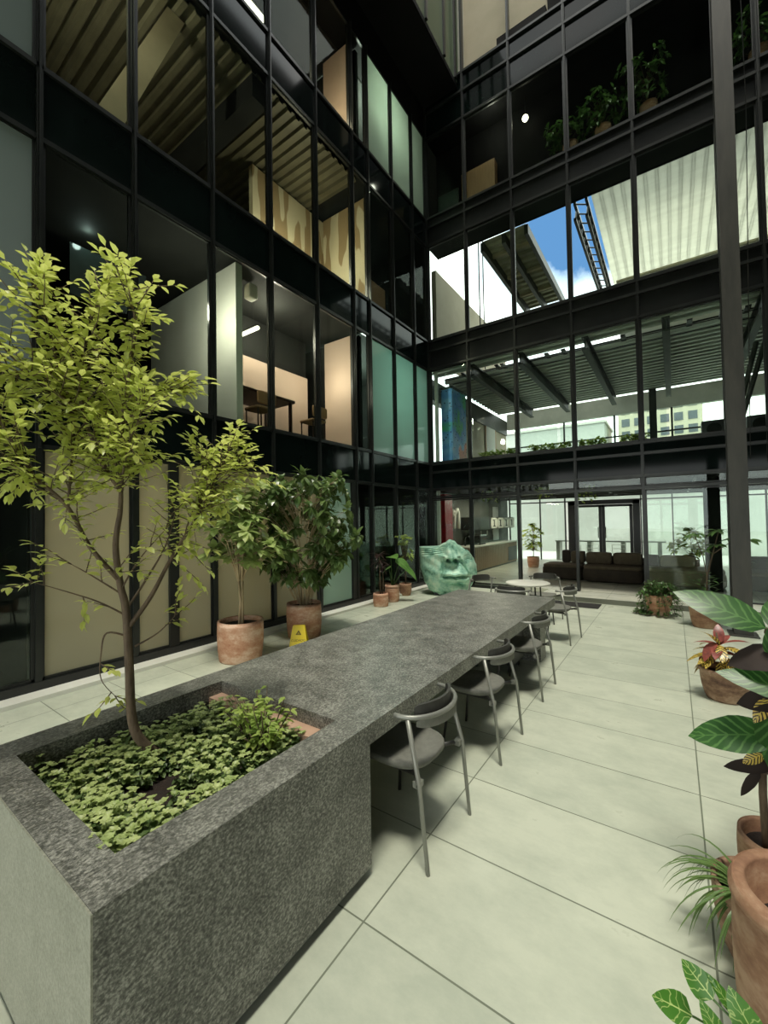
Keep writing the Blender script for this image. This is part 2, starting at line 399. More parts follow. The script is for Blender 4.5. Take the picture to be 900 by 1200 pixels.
def tag(o, label, cat, group=None, kind=None):
    o['label'] = label; o['category'] = cat
    if group: o['group'] = group
    if kind: o['kind'] = kind
    return o
def empty(name, label, cat, loc=(0, 0, 0), rz=0, group=None):
    o = bpy.data.objects.new(name, None); COL.objects.link(o); o.location = loc; o.rotation_euler = (0, 0, rz)
    return tag(o, label, cat, group)
def struct(o): o['kind'] = 'structure'; return o
def dup(root, loc, rz, label, group=None):
    r = root.copy(); COL.objects.link(r); r.location = loc; r.rotation_euler = (0, 0, rz); r['label'] = label
    if group: r['group'] = group
    for ch in list(root.children):
        c = ch.copy(); COL.objects.link(c); c.parent = r
        for g in ch.children:
            d = g.copy(); COL.objects.link(d); d.parent = c
    return r
def box(name, m, x0, x1, y0, y1, z0, z1, parent=None):
    b = MB(); b.box(x0, x1, y0, y1, z0, z1); return b.build(name, m, parent)
def sbox(name, m, *a): return struct(box(name, m, *a))
def text(name, body, size, m, parent, mtx, ext=.001):
    c = bpy.data.curves.new(name, 'FONT'); c.body = body; c.size = size; c.extrude = ext; c.align_x = 'CENTER'; c.align_y = 'CENTER'
    o = bpy.data.objects.new(name, c); COL.objects.link(o); c.materials.append(M[m])
    bpy.context.view_layer.update(); me = bpy.data.meshes.new_from_object(o.evaluated_get(bpy.context.evaluated_depsgraph_get()))
    bpy.data.objects.remove(o); o = bpy.data.objects.new(name, me); COL.objects.link(o); o.parent = parent; o.matrix_local = mtx; return o
cnt = {}
def num(k): cnt[k] = cnt.get(k, 0) + 1; return '%s_%d' % (k, cnt[k])
def rnd(a, b): return random.uniform(a, b)
def rdir():
    while True:
        v = V((rnd(-1, 1), rnd(-1, 1), rnd(-1, 1)))
        if .1 < v.length < 1: return v.normalized()

# ------------------------------------------------------------------ setting: shell
XL, YB = -5.55, 10.24                      # glass planes of the long facade and of the end facade
LV = [(2.62, 3.32), (5.98, 6.76), (9.5, 10.25)]   # spandrel bands
sbox('floor', 'floor', -5.75, 4.7, -6, YB, -.12, 0)
sbox('floor_lounge', 'floor_in', -2.45, 4.7, 9.45, 10.22, .002, .1)
sbox('floor_lounge', 'floor_in', -5.75, 4.7, 10.26, 17.6, -.05, .1)
sbox('floor_terrace', 'whitewall', -12, 9, 17.6, 23.5, -.2, 0)
sbox('trim_threshold', 'black', -5.5, -3.1, YB - .06, YB + .03, .0, .06)
sbox('trim_kerb', 'white', XL + .02, -5.27, -4, 10.1, .001, .045)

# long facade: mullions, spandrels, panes
LY = [-2.9, -1.8, -.7, .4, 1.5, 2.46, 3.56, 4.66, 5.78, 6.9, 7.47, 8.46, 9.45, 10.2]
for y in LY:
    b = MB(); b.box(XL - .07, XL + .05, y - .03, y + .03, 0.05, 12.7); b.box(XL + .05, XL + .075, y - .012, y + .012, 2.6, 12.7)
    struct(b.build(num('trim'), 'mull'))
for z0, z1 in LV:
    sbox(num('trim'), 'spandrel', XL - .03, XL + .012, -3, YB, z0, z1)
    b = MB(); b.box(XL - .05, XL + .04, -3, YB, z0 - .035, z0 + .02); b.box(XL - .05, XL + .05, -3, YB, z1 - .02, z1 + .035)
    struct(b.build(num('trim'), 'mull'))
sbox(num('trim'), 'black', XL - .06, XL + .06, -3, YB, .045, .13)
sbox('wall_cornice', 'soffit', XL - .5, XL + .02, -4, YB, 12.66, 13.5)
sbox('ceiling_soffit', 'soffit', XL - .5, -4.5, -4, YB + .2, 13.5, 13.62)
def lpane(y0, y1, z0, z1, m):
    b = MB(); b.box(XL - .012, XL - .002, y0 + .028, y1 - .028, z0, z1)
    o = struct(b.build(num('window'), m))
    f = MB(); w = .03
    for a in ((y0 + .028, y0 + .028 + w, z0, z1), (y1 - .028 - w, y1 - .028, z0, z1), (y0 + .028, y1 - .028, z0, z0 + w), (y0 + .028, y1 - .028, z1 - w, z1)):
        f.box(XL - .03, XL + .015, *a)
    f.build('window_frame', 'black', o)
gl = [(-2.9, -1.8), (-1.8, -.7), (-.7, .4), (.4, 1.5), (1.5, 2.46), (2.46, 2.96), (2.96, 3.56), (3.56, 4.66), (4.66, 5.78), (5.78, 6.78)]
for i, (a, c) in enumerate(gl):
    lpane(a, c, .13, 2.6, 'clear' if i < 4 else ('teal' if i == 9 else 'frost'))
for a, c in ((6.78, 7.47), (7.47, 8.46), (8.46, 9.45), (9.45, 10.2)): lpane(a, c, .13, 2.6, 'clear')
for y in (2.955, 5.76, 6.8): sbox(num('trim'), 'black', XL - .05, XL + .035, y - .065, y + .065, .1, 2.62)
for a, c in zip(LY[:-1], LY[1:]):
    lpane(a, c, 3.34, 5.96, 'grey' if c <= 1.5 else ('teal' if a > 7.4 else 'tint'))
    lpane(a, c, 6.79, 9.47, 'grey' if c <= 1.5 else 'tint')
    lpane(a, c, 10.28, 12.66, 'pale' if a > 7.4 else 'tint')

# rooms behind the long facade
for k, (z0, z1) in enumerate(LV):
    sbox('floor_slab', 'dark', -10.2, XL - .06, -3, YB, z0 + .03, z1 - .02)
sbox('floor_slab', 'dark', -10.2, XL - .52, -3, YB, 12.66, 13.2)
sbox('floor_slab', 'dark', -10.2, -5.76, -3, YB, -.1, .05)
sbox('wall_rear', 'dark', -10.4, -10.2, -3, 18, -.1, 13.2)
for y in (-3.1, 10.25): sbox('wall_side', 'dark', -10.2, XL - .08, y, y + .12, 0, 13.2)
# ground floor: pale store room wall behind the frosted panes
sbox('wall_store', 'dark', -10.2, -5.66, 1.44, 1.55, .05, 2.6)  # unseen partition added to keep the store light out of the first bay
sbox('wall_store', 'dark', -10.2, -5.66, 6.80, 6.86, .05, 2.6)  # unseen partition added to stop the store lamp mirroring in the end glass
sbox('wall_store', 'cream', -8.2, -8.05, 1.6, 6.6, .05, 2.6)
# first floor meeting rooms
sbox('wall_partition', 'white', -8.4, -5.66, 4.05, 4.17, 3.34, 5.97)
sbox('wall_partition', 'peach', -7.0, -6.9, 4.2, 6.85, 3.34, 5.1)
sbox('wall_partition', 'dark', -7.06, -7.0, 4.2, 6.9, 3.34, 5.97)
sbox('wall_partition', 'peach', -6.6, -5.72, 7.12, 7.22, 3.34, 5.92)
sbox('wall_partition', 'dark', -9.9, -5.72, 7.3, 7.4, 3.34, 5.97)
# second floor shell under construction
def deck(name, m, x0, x1, y0, y1, z, axis='y', pitch=.3, h=.06):
    b = MB(); a0, a1 = (x0, x1) if axis == 'y' else (y0, y1)
    n = int((a1 - a0) / pitch); pr = []
    for i in range(n):
        o = a0 + i * pitch
        pr += [(o, 0), (o + pitch * .38, 0), (o + pitch * .5, h), (o + pitch * .88, h)]
    pr.append((a0 + n * pitch, 0))
    for (p, q), (r, s_) in zip(pr[:-1], pr[1:]):
        if axis == 'y': pts = [(p, y0, z + q), (r, y0, z + s_), (r, y0, z + s_ + .02), (p, y0, z + q + .02)]; d = (0, y1 - y0, 0)
        else: pts = [(x0, p, z + q), (x0, r, z + s_), (x0, r, z + s_ + .02), (x0, p, z + q + .02)]; d = (x1 - x0, 0, 0)
        b.prism(pts, d)
    return struct(b.build(name, m))
deck('ceiling_deck', 'deck', -10.1, XL - .1, -3, 7.3, 9.4, 'x', .2, .06)
for y in (1.2, 4.4): sbox('ceiling_beam', 'dark', -10.1, XL - .1, y, y + .3, 9.0, 9.4)
sbox('wall_partition', 'drywall', -7.2, -7.08, 5.5, 7.7, 6.8, 9.35)
sbox('wall_partition', 'drywall', -7.05, -5.7, 7.62, 7.74, 6.8, 9.35)
o = MB(); o.prism([(-6.0, 2.05, 6.77), (-6.0, 2.37, 6.77), (-6.0, 3.36, 9.39), (-6.0, 3.10, 9.39)], (.1, 0, 0)); struct(o.build('trim_brace', 'beamcream'))
# third floor
sbox('wall_partition', 'peach', -7.3, -7.2, 4.3, 6.6, 10.27, 12.6)
sbox('wall_partition', 'peach', -6.5, -5.7, 7.1, 7.2, 10.27, 12.6)
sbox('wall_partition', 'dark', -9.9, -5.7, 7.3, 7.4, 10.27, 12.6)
# upper storey above the soffit
b = MB(); 
struct(box('wall_upper', 'green', -4.56, -4.5, -4, YB + .1, 13.63, 18))
for y in (10.1, 9.45, 8.5, 7.4, 6.2): sbox(num('trim'), 'black', -4.5, -4.45, y - .04, y + .04, 13.63, 18)

# ------------------------------------------------------------------ end facade
BX = [-5.5, -4.35, -3.1, -1.8, -.5, .9, 1.5, 2.8, 4.1]
for i, x in enumerate(BX):
    w = .03
    z0 = 0.1 if x in (-3.1, -.5, .9, 1.5, 2.8, -4.35) else 0
    b = MB(); b.box(x - w, x + w, YB - .05, YB + .07, .06 if x < -3 else .1, 17)
    b.box(x - .012, x + .012, YB - .075, YB - .05, 2.6, 17)
    struct(b.build(num('trim'), 'mull'))
for k, (z0, z1) in enumerate(LV + [(12.55, 13.8)]):
    sbox(num('trim'), 'beam' if k in (1, 2) else 'spandrel', -5.55, 4.7, YB, YB + .05, z0, z1)
    b = MB()
    for z in (z0, z1, (z0 + z1) / 2 + .12): b.box(-5.55, 4.7, YB - .06, YB + .05, z - .03, z + .03)
    struct(b.build(num('trim'), 'mull'))
sbox(num('trim'), 'mull', -5.55, 4.7, YB - .04, YB + .06, 2.34, 2.40)
def bpane(x0, x1, z0, z1, m):
    b = MB(); b.box(x0 + .028, x1 - .028, YB + .002, YB + .012, z0, z1)
    o = struct(b.build(num('window'), m))
    f = MB(); w = .028
    for a in ((x0 + .028, x0 + .028 + w, z0, z1), (x1 - .028 - w, x1 - .028, z0, z1), (x0 + .028, x1 - .028, z0, z0 + w), (x0 + .028, x1 - .028, z1 - w, z1)):
        f.box(a[0], a[1], YB - .015, YB + .03, a[2], a[3])
    f.build('window_frame', 'black', o)
for a, c in zip(BX[:-1], BX[1:]):
    if not (-3.2 < a < -.6): bpane(a, c, .1, 2.33, 'clear')
    bpane(a, c, 2.41, 2.6, 'clear')
    bpane(a, c, 3.36, 5.95, 'clear'); bpane(a, c, 6.8, 9.46, 'upper'); bpane(a, c, 10.29, 12.5, 'tint')
sbox('trim_post', 'white', -5.42, -5.34, YB + .1, YB + .18, .1, 5.9)
# gallery behind the third floor panes (plants stand in it)
sbox('floor_gallery', 'dark', -5.55, 4.7, YB + .06, YB + .66, 9.53, 10.24)
sbox('wall_gallery', 'soffit', -5.55, 4.7, YB + .66, YB + .74, 9.53, 13.8)
sbox('ceiling_gallery', 'soffit', -5.55, 4.7, YB + .06, YB + .66, 12.56, 12.7)
sbox('wall_gallery', 'dark', -5.6, -5.5, YB + .06, YB + .66, 10.25, 12.56)
# top storey
sbox('wall_top', 'cream', -4.42, -2.2, YB + .35, YB + .5, 13.8, 18)
sbox('wall_top', 'soffit', -2.2, 4.7, YB + .3, YB + .5, 13.8, 18)
sbox('wall_top', 'white', -4.5, -4.42, YB + .1, YB + .5, 13.8, 18)
sbox('trim_box', 'soffit', -3.42, -2.2, YB + .1, YB + .34, 13.81, 14.2)
# second floor terrace (roof deck with an opening to the sky)
deck('ceiling_roof', 'deckcream', -4.15, -2.95, YB + .68, 15.6, 9.45, 'x', .3, .07)
for a, c in ((-4.2, -4.1), (-3.0, -2.9), (-3.6, -3.5)): sbox('trim_joist', 'steel', a, c, YB + .68, 15.6, 9.2, 9.45)
for y in (11.6, 12.9, 14.2): sbox('trim_purlin', 'beamcream', -4.1, -3.0, y, y + .1, 9.36, 9.45)
b = MB()
for x in (-1.78, -1.52):
    b.box(x - .03, x + .03, YB + .7, 16, 9.45, 9.53); b.box(x - .03, x + .03, YB + .7, 16, 9.05, 9.12)
for i in range(14):
    y = YB + .75 + i * .4
    b.tube([(-1.78, y, 9.1), (-1.78, y + .2, 9.48), (-1.78, y + .4, 9.1)], .02, 5); b.tube([(-1.52, y, 9.1), (-1.52, y + .2, 9.48), (-1.52, y + .4, 9.1)], .02, 5)
    b.tube([(-1.78, y, 9.49), (-1.52, y + .2, 9.49)], .02, 5)
struct(b.build('trim_truss', 'black'))
deck('ceiling_panel', 'poly', -1.42, 4.7, YB + .72, 17.1, 9.55, 'y', .45, .006)
b = MB()
for i in range(6): b.box(-1.3, 4.7, 15.2 + i * .28, 15.1 + i * .28, 9.3, 9.36)
struct(b.build('trim_louvre', 'deckcream'))
sbox('wall_terrace', 'whitewall', -1.4, 4.7, 17.2, 17.35, 6.7, 8.6)
sbox('wall_terrace', 'cream', -5.9, -5.75, 11.2, 17.6, 6.7, 9.4)
for k, x in enumerate((-4.7, -4.95)): sbox('trim_stay', 'black', x, x + .03, 12 + k, 12.03 + k, 6.7, 12)
# first floor: decking ceiling carried on beams, gap to the sky near the glass
sbox('ceiling_deck', 'black', -5.6, 4.7, 11.35, 16.1, 6.02, 6.05); sbox('ceiling_deck', 'black', -5.6, 4.7, YB + .1, 10.95, 6.02, 6.05)  # black plates put the shade of the deck recesses into colour
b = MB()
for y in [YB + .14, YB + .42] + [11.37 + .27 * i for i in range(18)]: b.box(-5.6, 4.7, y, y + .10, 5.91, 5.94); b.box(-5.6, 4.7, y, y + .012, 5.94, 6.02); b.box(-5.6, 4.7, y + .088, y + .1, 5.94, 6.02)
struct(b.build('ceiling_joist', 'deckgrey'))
sbox('floor_slab', 'steel', -5.7, 4.7, 13.6, 16.1, 6.05, 6.7)
for x in (-4.3, -3.02, -1.55, -.02, 1.5):
    b = MB(); b.box(x - .07, x + .07, YB + .1, 16.1, 5.6, 5.63); b.box(x - .012, x + .012, YB + .1, 16.1, 5.63, 5.9); b.box(x - .07, x + .07, YB + .1, 16.1, 5.87, 5.9)
    struct(b.build('ceiling_beam', 'steel'))
b = MB()
for k, y in enumerate((11.0, 11.3)): b.tube([(-5.3, y, 5.86 - .04 * k), (4.6, y, 5.86 - .04 * k)], .012, 6)
for x in (-4.9, -4.7, -3.9, -3.75, -2.6, -2.2, -.9, .35, .9, 1.3, 2.2, 3): b.box(x, x + .1, 10.97, 11.33, 5.95, 5.98)
struct(b.build('ceiling_conduit', 'black'))
sbox('floor_first', 'greywall', -5.7, 4.7, YB + .06, 17.4, 2.66, 3.32)
sbox('wall_first', 'cream', -5.95, -5.75, 11.8, 17.4, 3.3, 5.6)
sbox('wall_first', 'steel', -5.95, -5.7, YB + .1, 17.4, 5.3, 5.9)
for x in [-5.2 + 1.75 * i for i in range(6)]: sbox(num('trim'), 'mull', x - .03, x + .03, 17.45, 17.53, 3.3, 6.2)
for z in (3.4, 4.75): sbox(num('trim'), 'mull', -5.7, 4.7, 17.46, 17.52, z - .025, z + .025)
for x in (-5.4, -3.6, -1.8, 0, 1.8): bp = struct(box(num('window'), 'clear', x, x + 1.7, 17.48, 17.49, 3.35, 5.9))
sbox(num('trim'), 'deckgrey', -5.7, 4.7, 17.4, 17.6, 5.55, 6.2)
sbox('column', 'steel', -.55, -.35, 15.9, 16.1, 3.3, 5.9)
for p, q in (((1.1, 11, 3.35), (1.75, 11, 5.85)), ((1.2, 11, 4.1), (1.45, 11, 5.2))):
    b = MB(); b.tube([p, q], .045, 6); struct(b.build('trim_brace', 'steel'))
b = MB(); b.tube([(1.12, 11.1, 3.05), (1.72, 11.1, 3.75)], .03, 8); struct(b.build('trim_brace', 'white'))
# ground floor lounge shell
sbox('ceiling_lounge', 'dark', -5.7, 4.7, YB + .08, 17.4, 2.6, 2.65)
b = MB()
for y in (12.2, 13.6, 15, 16.4): b.box(-5.7, 4.7, y, y + .1, 2.5, 2.6)
for x in (-3.6, -1.6, .4): b.tube([(x, 10.5, 2.55), (x, 17.2, 2.55)], .03, 6)
struct(b.build('ceiling_conduit', 'steel'))
sbox('wall_kitchen', 'greywall', -5.95, -5.76, YB + .1, 17.4, .1, 2.62)
sbox('column', 'dark', .56, .84, 11.5, 11.8, .1, 2.6)
for x in (-5.7, -4.45, -3.5, .95, 2.4, 3.9): sbox(num('trim'), 'mull', x - .025, x + .025, 17.47, 17.53, .1, 2.62)
for x in (-.95, -.02): sbox(num('trim'), 'mull', x - .02, x + .02, 17.47, 17.53, .1, 2.62)
sbox(num('trim'), 'mull', -5.7, 4.7, 17.47, 17.53, 2.38, 2.43)
for x0, x1 in ((-5.68, -4.48), (-4.42, -3.53), (-.93, -.05), (0, .92), (.98, 2.37), (2.43, 3.87)):
    struct(box(num('window'), 'clear', x0, x1, 17.495, 17.505, .12, 2.37))
struct(box(num('window'), 'clear', -5.68, 4.6, 17.495, 17.505, 2.44, 2.6))
sbox('wall_garden', 'whitewall', -12, 9, 23.5, 23.7, -.1, 3.3)
# double door
d = struct(bpy.data.objects.new('door_1', None)); COL.objects.link(d)
b = MB(); b.box(-3.38, -3.14, 17.42, 17.56, .1, 2.38); b.box(-1.2, -.98, 17.42, 17.56, .1, 2.38); b.box(-3.38, -.98, 17.42, 17.56, 2.26, 2.4)
b.build('door_frame', 'black', d)
for x0, x1, hx in ((-3.13, -2.215, -2.33), (-2.205, -1.21, -2.08)):
    b = MB(); b.box(x0, x0 + .1, 17.45, 17.53, .12, 2.25); b.box(x1 - .1, x1, 17.45, 17.53, .12, 2.25); b.box(x0, x1, 17.45, 17.53, .12, .26); b.box(x0, x1, 17.45, 17.53, 2.16, 2.25)
    lf = b.build('door_leaf', 'black', d)
    box('door_pane', 'clear', x0 + .1, x1 - .1, 17.485, 17.495, .26, 2.16, lf)
    b = MB(); b.tube([(hx, 17.44, 1.0), (hx, 17.38, 1.02), (hx, 17.38, 1.4), (hx, 17.44, 1.42)], .015, 6); b.build('door_handle', 'chrome', lf)

# unseen surrounding buildings, built tall to block sky reflected in the glass
sbox('wall_east_blocker', 'dark', 4.7, 5.0, -6, 18, 0, 25)
b = MB()
for y in range(-5, 11, 2): b.box(4.62, 4.7, y, y + .08, 0, 25)
for z in (3, 6.4, 9.9, 13.4): b.box(4.62, 4.7, -6, 18, z, z + .6)
struct(b.build(num('trim'), 'mull'))
sbox('wall_south_blocker', 'dark', -10.4, 5, -7.5, -6.2, 4.6, 30)
sbox('ground', 'floor', -40, 30, -40, -6, -.2, -.02)
sbox('ground', 'greywall', -120, 120, 20.4, 140, -.4, -.1)

# free-standing column
b = MB(); b.box(.68, .9, 7.9, 7.93, 0, 14); b.box(.68, .9, 8.1, 8.13, 0, 14); b.box(.775, .805, 7.93, 8.1, 0, 14); b.box(.62, .96, 7.84, 8.19, 0, .02)
struct(b.build('column', 'column'))
b = MB()
for x, y in ((.98, 8.3), (1.25, 8.9)): b.tube([(x, y, 2.6), (x + .1, y, 8), (x + .05, y, 14)], .006, 5)
struct(b.build('trim_cable', 'black'))

# ------------------------------------------------------------------ granite table with planter
T = .74; tx0, tx1, ty0, ty1 = -2.6, -1.27, .46, 5.6
hx0, hx1, hy0, hy1 = -2.42, -1.44, .58, 1.6
tb = empty('granite_table', 'long grey granite table with a square planter built into its near end', 'table', ((tx0 + tx1) / 2, ty0, 0))
off = V(((tx0 + tx1) / 2, ty0, 0))
def tbx(b, x0, x1, y0, y1, z0, z1, mi=0): b.box(x0 - off.x, x1 - off.x, y0 - off.y, y1 - off.y, z0, z1, mi)
b = MB(); e = 1.66
# top ring and slab, planter walls (hollow)
tbx(b, tx0, tx1, e, ty1, T - .1, T)
for a in ((tx0, hx0, ty0, e), (hx1, tx1, ty0, e), (hx0, hx1, ty0, hy0), (hx0, hx1, hy1, e)): tbx(b, *a, T - .1, T)
b.build('tabletop', 'granite', tb)
b = MB()
for a in ((tx0, hx0 - .02, ty0, e), (hx1 + .02, tx1, ty0, e), (hx0 - .02, hx1 + .02, hy1 + .02, e), (hx0 - .02, hx1 + .02, ty0, hy0 - .02)): tbx(b, *a, .05, T - .1)
b.build('planter_wall', 'granite', tb)
b = MB(); tbx(b, tx0, tx1, ty0 - .006, ty0 - .0005, .05, T - .002); b.build('lit_end_panel', 'granite_lit_end', tb)['label'] = 'lit end face of the planter, painted paler'
b = MB(); tbx(b, tx0 + .06, tx1 - .05, ty0 + .06, e - .05, 0, .05); b.build('plinth', 'black', tb)
b = MB(); tbx(b, tx0 + .12, tx1 - .1, ty1 - .35, ty1 - .12, 0, T - .1); b.build('leg_panel', 'granite', tb)
b = MB(); tbx(b, hx0, hx1, hy1 - .09, hy1 + .01, .58, .665); tbx(b, hx1 - .09, hx1, hy1 - .5, hy1 - .09, .58, .66); b.build('planter_ledge', 'pinkstone', tb)['label'] = 'pinkish clay ledge inside the planter'
b = MB(); n = 22; vs = []
for j in range(n + 1):
    for i in range(n + 1):
        vs.append((hx0 - off.x + (hx1 - hx0) * i / n, hy0 - off.y + (hy1 - hy0) * j / n, .585 + rnd(-.012, .012)))
b.add(vs, [(j * (n + 1) + i, j * (n + 1) + i + 1, (j + 1) * (n + 1) + i + 1, (j + 1) * (n + 1) + i) for j in range(n) for i in range(n)])
b.build('soil', 'soil', tb, True)

# ground cover
def sprig(b, p, h, L, n=3, lean=.5):
    d = (V((0, 0, 1)) + V((rnd(-1, 1), rnd(-1, 1), 0)) * lean).normalized()
    b.tube([V(p), V(p) + d * h], [.0016, .001], 4, 0)
    for k in range(n):
        q = V(p) + d * h * (k + 1.2) / (n + .2); a = rnd(0, 6.3); top = k == n - 1
        for s_ in range(5 if top else 3):
            aa = a + s_ * (1.257 if top else 2.1); ld = V((math.cos(aa), math.sin(aa), rnd(.4, 1.1) if top else rnd(-.2, .35)))
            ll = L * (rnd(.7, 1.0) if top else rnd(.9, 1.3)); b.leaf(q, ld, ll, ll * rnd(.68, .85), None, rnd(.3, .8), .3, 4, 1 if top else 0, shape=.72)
b = MB()
k = 0
while k < 930:
    x = rnd(hx0 + .05, hx1 - .02); y = rnd(hy0 + .035, hy1 - .05)
    if math.hypot((x + 1.83) / .19, (y - .90) / .15) < .85 + .3 * math.sin(x * 31 + 3 * math.sin(y * 23)) or (x > -1.60 and y > 1.22): continue
    den = math.sin(x * 17 + 1 + 2 * math.sin(y * 7)) * math.sin(y * 19 + 2 * math.sin(x * 9))
    if den > .45 and rnd(0, 1) < .9: continue
    edge = max(0, .16 - (y - hy0)) * .5 * (1 if x > -1.9 else .3)
    sprig(b, (x, y, .58), rnd(.05, .115) + edge - den * .015, .025, 4, .45)
    k += 1
for k in range(90): sprig(b, (rnd(-1.80, -1.47), rnd(.585, .70), .60), rnd(.10, .15), .027, 4, .7)
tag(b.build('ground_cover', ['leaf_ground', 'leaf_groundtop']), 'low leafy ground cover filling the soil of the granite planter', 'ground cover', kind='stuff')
# brighter shrub at the far end of the planter
sh = empty('leafy_shrub', 'bushy bright green shrub in the planter corner beside the tabletop', 'plant', (-1.72, 1.38, .585))
b = MB(); l = MB()
for k in range(42):
    a = rnd(0, 6.3); r_ = rnd(.02, .2); top = V((math.cos(a) * r_ * 1.1 - .06, math.sin(a) * r_ * .75, rnd(.12, .30)))
    b.tube([(top.x * .3, top.y * .3, -.01), top * .6, top], [.004, .003, .002], 4)
    for q in range(9):
        t = rnd(.4, 1); p = top * t; aa = rnd(0, 6.3)
        l.leaf(p, (math.cos(aa), math.sin(aa), rnd(-.1, .8)), rnd(.035, .06), rnd(.018, .03), None, rnd(.2, .7))
b.build('stem', 'bark', sh, True); l.build('foliage', 'leaf_bright', sh)

# ------------------------------------------------------------------ planter tree
tr = empty('planter_tree', 'slender young tree with yellow-green leaves growing in the granite planter', 'tree', (-2.09, 1.05, .58))
ofs = V((-2.09, 1.05, .58))
trunk = [(-2.05, 1.10, .57), (-2.09, 1.05, .62), (-2.13, .97, .72), (-2.15, .94, .84), (-2.15, .93, 1.08), (-2.16, .92, 1.35), (-2.17, .90, 1.47), (-2.17, .88, 1.66), (-2.17, .9, 1.82), (-2.16, .9, 1.92)]
BR = [
 [(-2.17, .89, 1.5), (-2.22, .79, 1.66), (-2.26, .72, 1.84), (-2.31, .61, 1.97), (-2.36, .51, 2.04), (-2.42, .40, 2.13)],
 [(-2.26, .72, 1.84), (-2.28, .74, 2.05), (-2.31, .76, 2.28), (-2.33, .70, 2.51), (-2.36, .66, 2.73), (-2.38, .63, 2.88)],
 [(-2.15, .93, 1.27), (-2.11, 1.01, 1.4), (-2.07, 1.09, 1.58), (-2.02, 1.2, 1.79), (-1.97, 1.29, 2.02), (-1.95, 1.35, 2.16)],
 [(-2.02, 1.2, 1.79), (-1.98, 1.27, 1.93), (-1.91, 1.38, 2.05)],
 [(-2.02, 1.2, 1.79), (-2.06, 1.26, 1.93), (-2.08, 1.30, 2.08)],
 [(-2.16, .92, 1.35), (-2.12, .99, 1.48), (-2.08, 1.07, 1.65), (-2.06, 1.11, 1.82)],
 [(-2.16, .9, 1.45), (-2.13, .97, 1.59), (-2.08, 1.07, 1.73)],
 [(-2.16, .91, 1.33), (-2.21, .82, 1.4), (-2.26, .71, 1.46), (-2.31, .61, 1.51)],
 [(-2.17, .9, 1.43), (-2.22, .79, 1.53), (-2.25, .73, 1.58)],
 [(-2.15, .93, 1.22), (-2.19, .85, 1.25), (-2.2, .83, 1.16), (-2.2, .83, 1.04), (-2.18, .88, .95)],
 [(-2.14, .95, 1.17), (-2.1, 1.04, 1.22), (-2.06, 1.11, 1.3)],
 [(-2.16, .9, 1.92), (-2.22, .84, 2.06), (-2.26, .78, 2.29), (-2.30, .78, 2.52), (-2.29, .82, 2.75), (-2.28, .86, 2.90)],
 [(-2.16, .9, 1.92), (-2.15, .90, 2.23), (-2.10, .92, 2.53), (-2.08, .93, 2.72), (-2.08, .90, 2.87)],
 [(-2.15, .90, 2.23), (-2.1, 1.03, 2.41), (-2.06, 1.11, 2.44)],
 [(-2.26, .78, 2.29), (-2.3, .64, 2.39), (-2.37, .50, 2.47)],
 [(-2.31, .76, 2.28), (-2.42, .58, 2.5), (-2.48, .46, 2.66)],
 [(-2.16, .9, 1.92), (-2.05, .88, 2.1), (-1.99, .92, 2.28)],
 [(-2.22, .84, 2.06), (-2.34, .92, 2.2), (-2.42, .98, 2.42)],
 [(-2.31, .61, 1.97), (-2.30, .52, 2.15), (-2.33, .45, 2.3)],
]
random.seed(4)
def smooth(P, k=5):
    P = [V(p) for p in P]; out = []
    for i in range(len(P) - 1):
        a, p, q, c = P[max(i - 1, 0)], P[i], P[i + 1], P[min(i + 2, len(P) - 1)]
        for j in range(k):
            t = j / k; out.append(.5 * (2 * p + (q - a) * t + (2 * a - 5 * p + 4 * q - c) * t * t + (3 * p - a - 3 * q + c) * t ** 3))
    return out + [P[-1]]
st_ = smooth(trunk)
b = MB(); b.tube([p - ofs for p in st_], [.025 - .016 * (i / (len(st_) - 1)) ** 1.3 for i in range(len(st_))], 10); trunk_o = b.build('trunk', 'bark', tr, True)
lf = MB(); bb = MB()
def twig(p, d, L, n, ll, sparse=1):
    pts = [V(p)]; d = V(d).normalized()
    for i in range(3):
        d = (d + V((rnd(-.25, .25), rnd(-.25, .25), rnd(-.12, .18)))).normalized(); pts.append(pts[-1] + d * L / 3)
    bb.tube([q - ofs for q in pts], [.003, .0025, .002, .0012], 4)
    for k in range(n):
        t = (k + .7) / n * 3; i = min(2, int(t)); q = pts[i].lerp(pts[i + 1], t - i)
        sd = d.cross(V((0, 0, 1)))
        sd = sd.normalized() * (1 if k % 2 else -1)
        ld = sd * rnd(.5, 1) + d * rnd(.3, .9) + V((rnd(-.3, .3), rnd(-.3, .3), rnd(-.35, .3)))
        lf.leaf(q - ofs, ld, ll * rnd(.75, 1.25), ll * rnd(.42, .56), V((rnd(-.4, .4), rnd(-.4, .4), 1)), rnd(.2, .9), .2)
    lf.leaf(pts[-1] - ofs, d, ll, ll * .5, None, .5)
